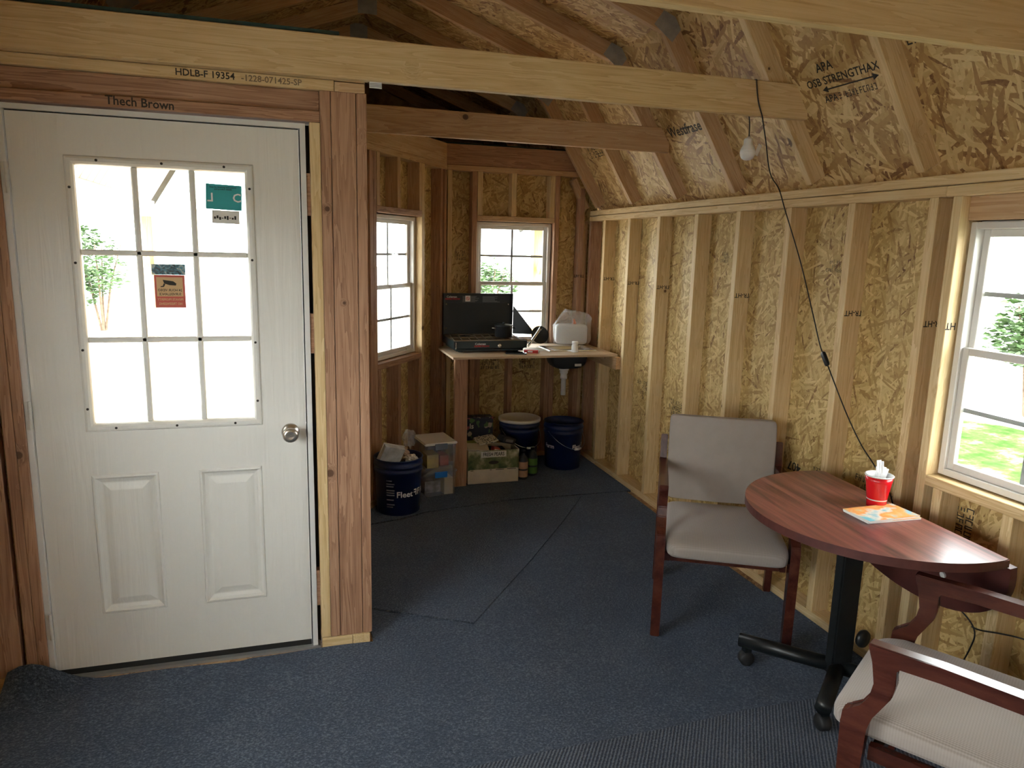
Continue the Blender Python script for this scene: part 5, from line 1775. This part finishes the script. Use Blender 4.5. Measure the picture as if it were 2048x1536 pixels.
# ------------------------------------------------------------------ stamps and writing on the lumber and boards
def ink_rows(parent, origin, xdir, ydir, w, rows, lh, seed):
    """rows of small illegible stamped marks, flat on a board"""
    rnd = random.Random(seed)
    bm = bmesh.new()
    for r in range(rows):
        x = -w / 2 + rnd.uniform(0, 0.02)
        end = w / 2 - rnd.uniform(0, 0.3) * w
        while x < end:
            if rnd.random() < 0.84:
                cw = rnd.uniform(0.35, 0.6) * lh
                y0 = -r * lh * 1.25
                t = lh * 0.14
                for (a, b, c, d) in rnd.sample([(0, t, 0, lh), (cw - t, cw, 0, lh), (0, cw, 0, t), (0, cw, lh - t, lh), (0, cw, lh * 0.45, lh * 0.45 + t)], 3):
                    bm.faces.new([bm.verts.new(p) for p in ((x + a, y0 + c, 0), (x + b, y0 + c, 0), (x + b, y0 + d, 0), (x + a, y0 + d, 0))])
            x += 0.72 * lh
    xv, yv = Vector(xdir).normalized(), Vector(ydir).normalized()
    zv = xv.cross(yv)
    o = bm_obj('board_print', bm, M['ink'], parent)
    o['kind'] = 'stuff'
    o.matrix_basis = Matrix(((xv.x, yv.x, zv.x, origin[0]), (xv.y, yv.y, zv.y, origin[1]), (xv.z, yv.z, zv.z, origin[2]), (0, 0, 0, 1)))
def stamp_stud(y, z, s='TR-HT', size=0.032):
    text(s, size, M['ink'], wr, (D - y + S38 + 0.0006, 0.050, z), (0, -1, 0), (0, 0, -1), 'stamp')
for y, z in ((5.015, 1.415), (4.610, 1.405), (4.193, 1.40), (3.346, 1.405), (2.550, 1.385), (2.148, 1.383)):
    stamp_stud(y, z)
text('HT', 0.036, M['ink'], wr, (D - 2.011 + 0.0006, 0.022, 1.385), (0, -1, 0), (0, 0, -1), 'stamp')
text('TR-HT', 0.030, M['ink'], wb, (2.150 - CX, -0.0006, 1.42), (-1, 0, 0), (0, 0, -1), 'stamp')
def stamp_osb(y, z, lines, size=0.030, flip=True):
    for k, s in enumerate(lines):
        dz = (k * size * 1.15)
        if flip:
            text(s, size, M['ink'], wr, (D - y, 0.0884, z + dz), (-1, 0, 0), (0, 0, -1), 'board_print')
        else:
            text(s, size, M['ink'], wr, (D - y, 0.0884, z - dz), (1, 0, 0), (0, 0, 1), 'board_print')
for k, (y, z, w, rows, lh) in enumerate(((4.38, 0.78, 0.24, 4, 0.026), (3.95, 0.74, 0.22, 3, 0.028), (3.53, 0.72, 0.24, 4, 0.028), (3.13, 0.74, 0.26, 4, 0.026), (2.69, 0.60, 0.17, 2, 0.030), (2.66, 0.69, 0.12, 3, 0.024), (2.32, 0.74, 0.24, 5, 0.026), (2.70, 1.62, 0.11, 3, 0.015), (3.55, 1.64, 0.08, 3, 0.015))):
    ink_rows(wr, (D - y, 0.0884, z - rows * lh * 1.25), (-1, 0, 0), (0, 0, -1), w, rows, lh, 40 + k)
stamp_osb(2.83, 0.62, ['407'], 0.062)
ink_rows(wr, (D - 1.90, 0.0884, 0.62), (0, 0, -1), (1, 0, 0), 0.26, 3, 0.03, 60)
stamp_osb(1.61, 0.70, ['407'], 0.06)
for k, xx in enumerate((1.24, 1.47, 1.78)):
    ink_rows(wb, (xx - CX, 0.0884, 0.72), (-1, 0, 0), (0, 0, -1), 0.17, 3, 0.026, 70 + k)
ink_rows(wb, (1.235 - CX, 0.0884, 1.54), (-1, 0, 0), (0, 0, -1), 0.09, 3, 0.02, 80)
# roof boards: lettering runs towards the camera, rising up the slope
sl_t = (ko - fo).normalized()
sl_n = Vector((-sl_t.y, sl_t.x))
if sl_n.x > 0: sl_n = -sl_n
def roof_text(s, y, dist, size, name='board_print'):
    p = fo + sl_t * dist + sl_n * 0.0006
    text(s, size, M['ink'], ceil, (p.x, y, p.y), (0, -1, 0), (sl_t.x, 0, sl_t.y), name)
roof_text('APA', 2.60, 0.475, 0.05)
roof_text('OSB STRENGTHAXIS', 2.515, 0.420, 0.046)
roof_text('APA', 2.62, 0.345, 0.04)
def roof_rows(y, dist, w, rows, lh, seed):
    p = fo + sl_t * dist + sl_n * 0.0006
    ink_rows(ceil, (p.x, y, p.y), (0, -1, 0), (sl_t.x, 0, sl_t.y), w, rows, lh, seed)
pa = fo + sl_t * 0.385 + sl_n * 0.0008
arrow = bmesh.new()
for (x0_, x1_, y0_, y1_) in ((-0.12, 0.12, -0.003, 0.003),):
    arrow.faces.new([arrow.verts.new(p) for p in ((x0_, y0_, 0), (x1_, y0_, 0), (x1_, y1_, 0), (x0_, y1_, 0))])
for sg_ in (-1, 1):
    arrow.faces.new([arrow.verts.new(p) for p in ((sg_ * 0.15, 0, 0), (sg_ * 0.12, 0.014, 0), (sg_ * 0.12, -0.014, 0))])
oa = bm_obj('printed_arrow', arrow, M['ink'], ceil)
zz_ = Vector((0, -1, 0)).cross(Vector((sl_t.x, 0, sl_t.y)))
oa.matrix_basis = Matrix(((0, sl_t.x, zz_.x, pa.x), (-1, 0, zz_.y, 2.50), (0, sl_t.y, zz_.z, pa.y), (0, 0, 0, 1)))
roof_rows(2.46, 0.335, 0.24, 1, 0.026, 90)
roof_rows(2.08, 0.56, 0.22, 3, 0.042, 91)
roof_rows(1.86, 0.60, 0.20, 2, 0.045, 92)
roof_rows(3.12, 0.47, 0.28, 3, 0.034, 93)
roof_rows(4.95, 0.42, 0.26, 2, 0.045, 94)
roof_text('Westfraser', 3.74, 0.385, 0.082)
# writing over the door
text('Thech Brown', 0.040, M['ink'], wf, (-0.452 - LX, -0.0006, 2.062), (1, 0, -0.02), (0.02, 0, 1), 'handwriting', sx=0.95)
text('HDLB-F 19354', 0.031, M['ink'], wf, (-0.245 - LX, -0.0006, 2.171), (1, 0, 0), (0, 0, 1), 'handwriting')
M['pencil'] = plain('pencil_mark', (0.22, 0.15, 0.09), 0.8)
text('-1228-071425-SP', 0.029, M['pencil'], wf, (-0.030 - LX, -0.0006, 2.170), (1, 0, 0), (0, 0, 1), 'handwriting')
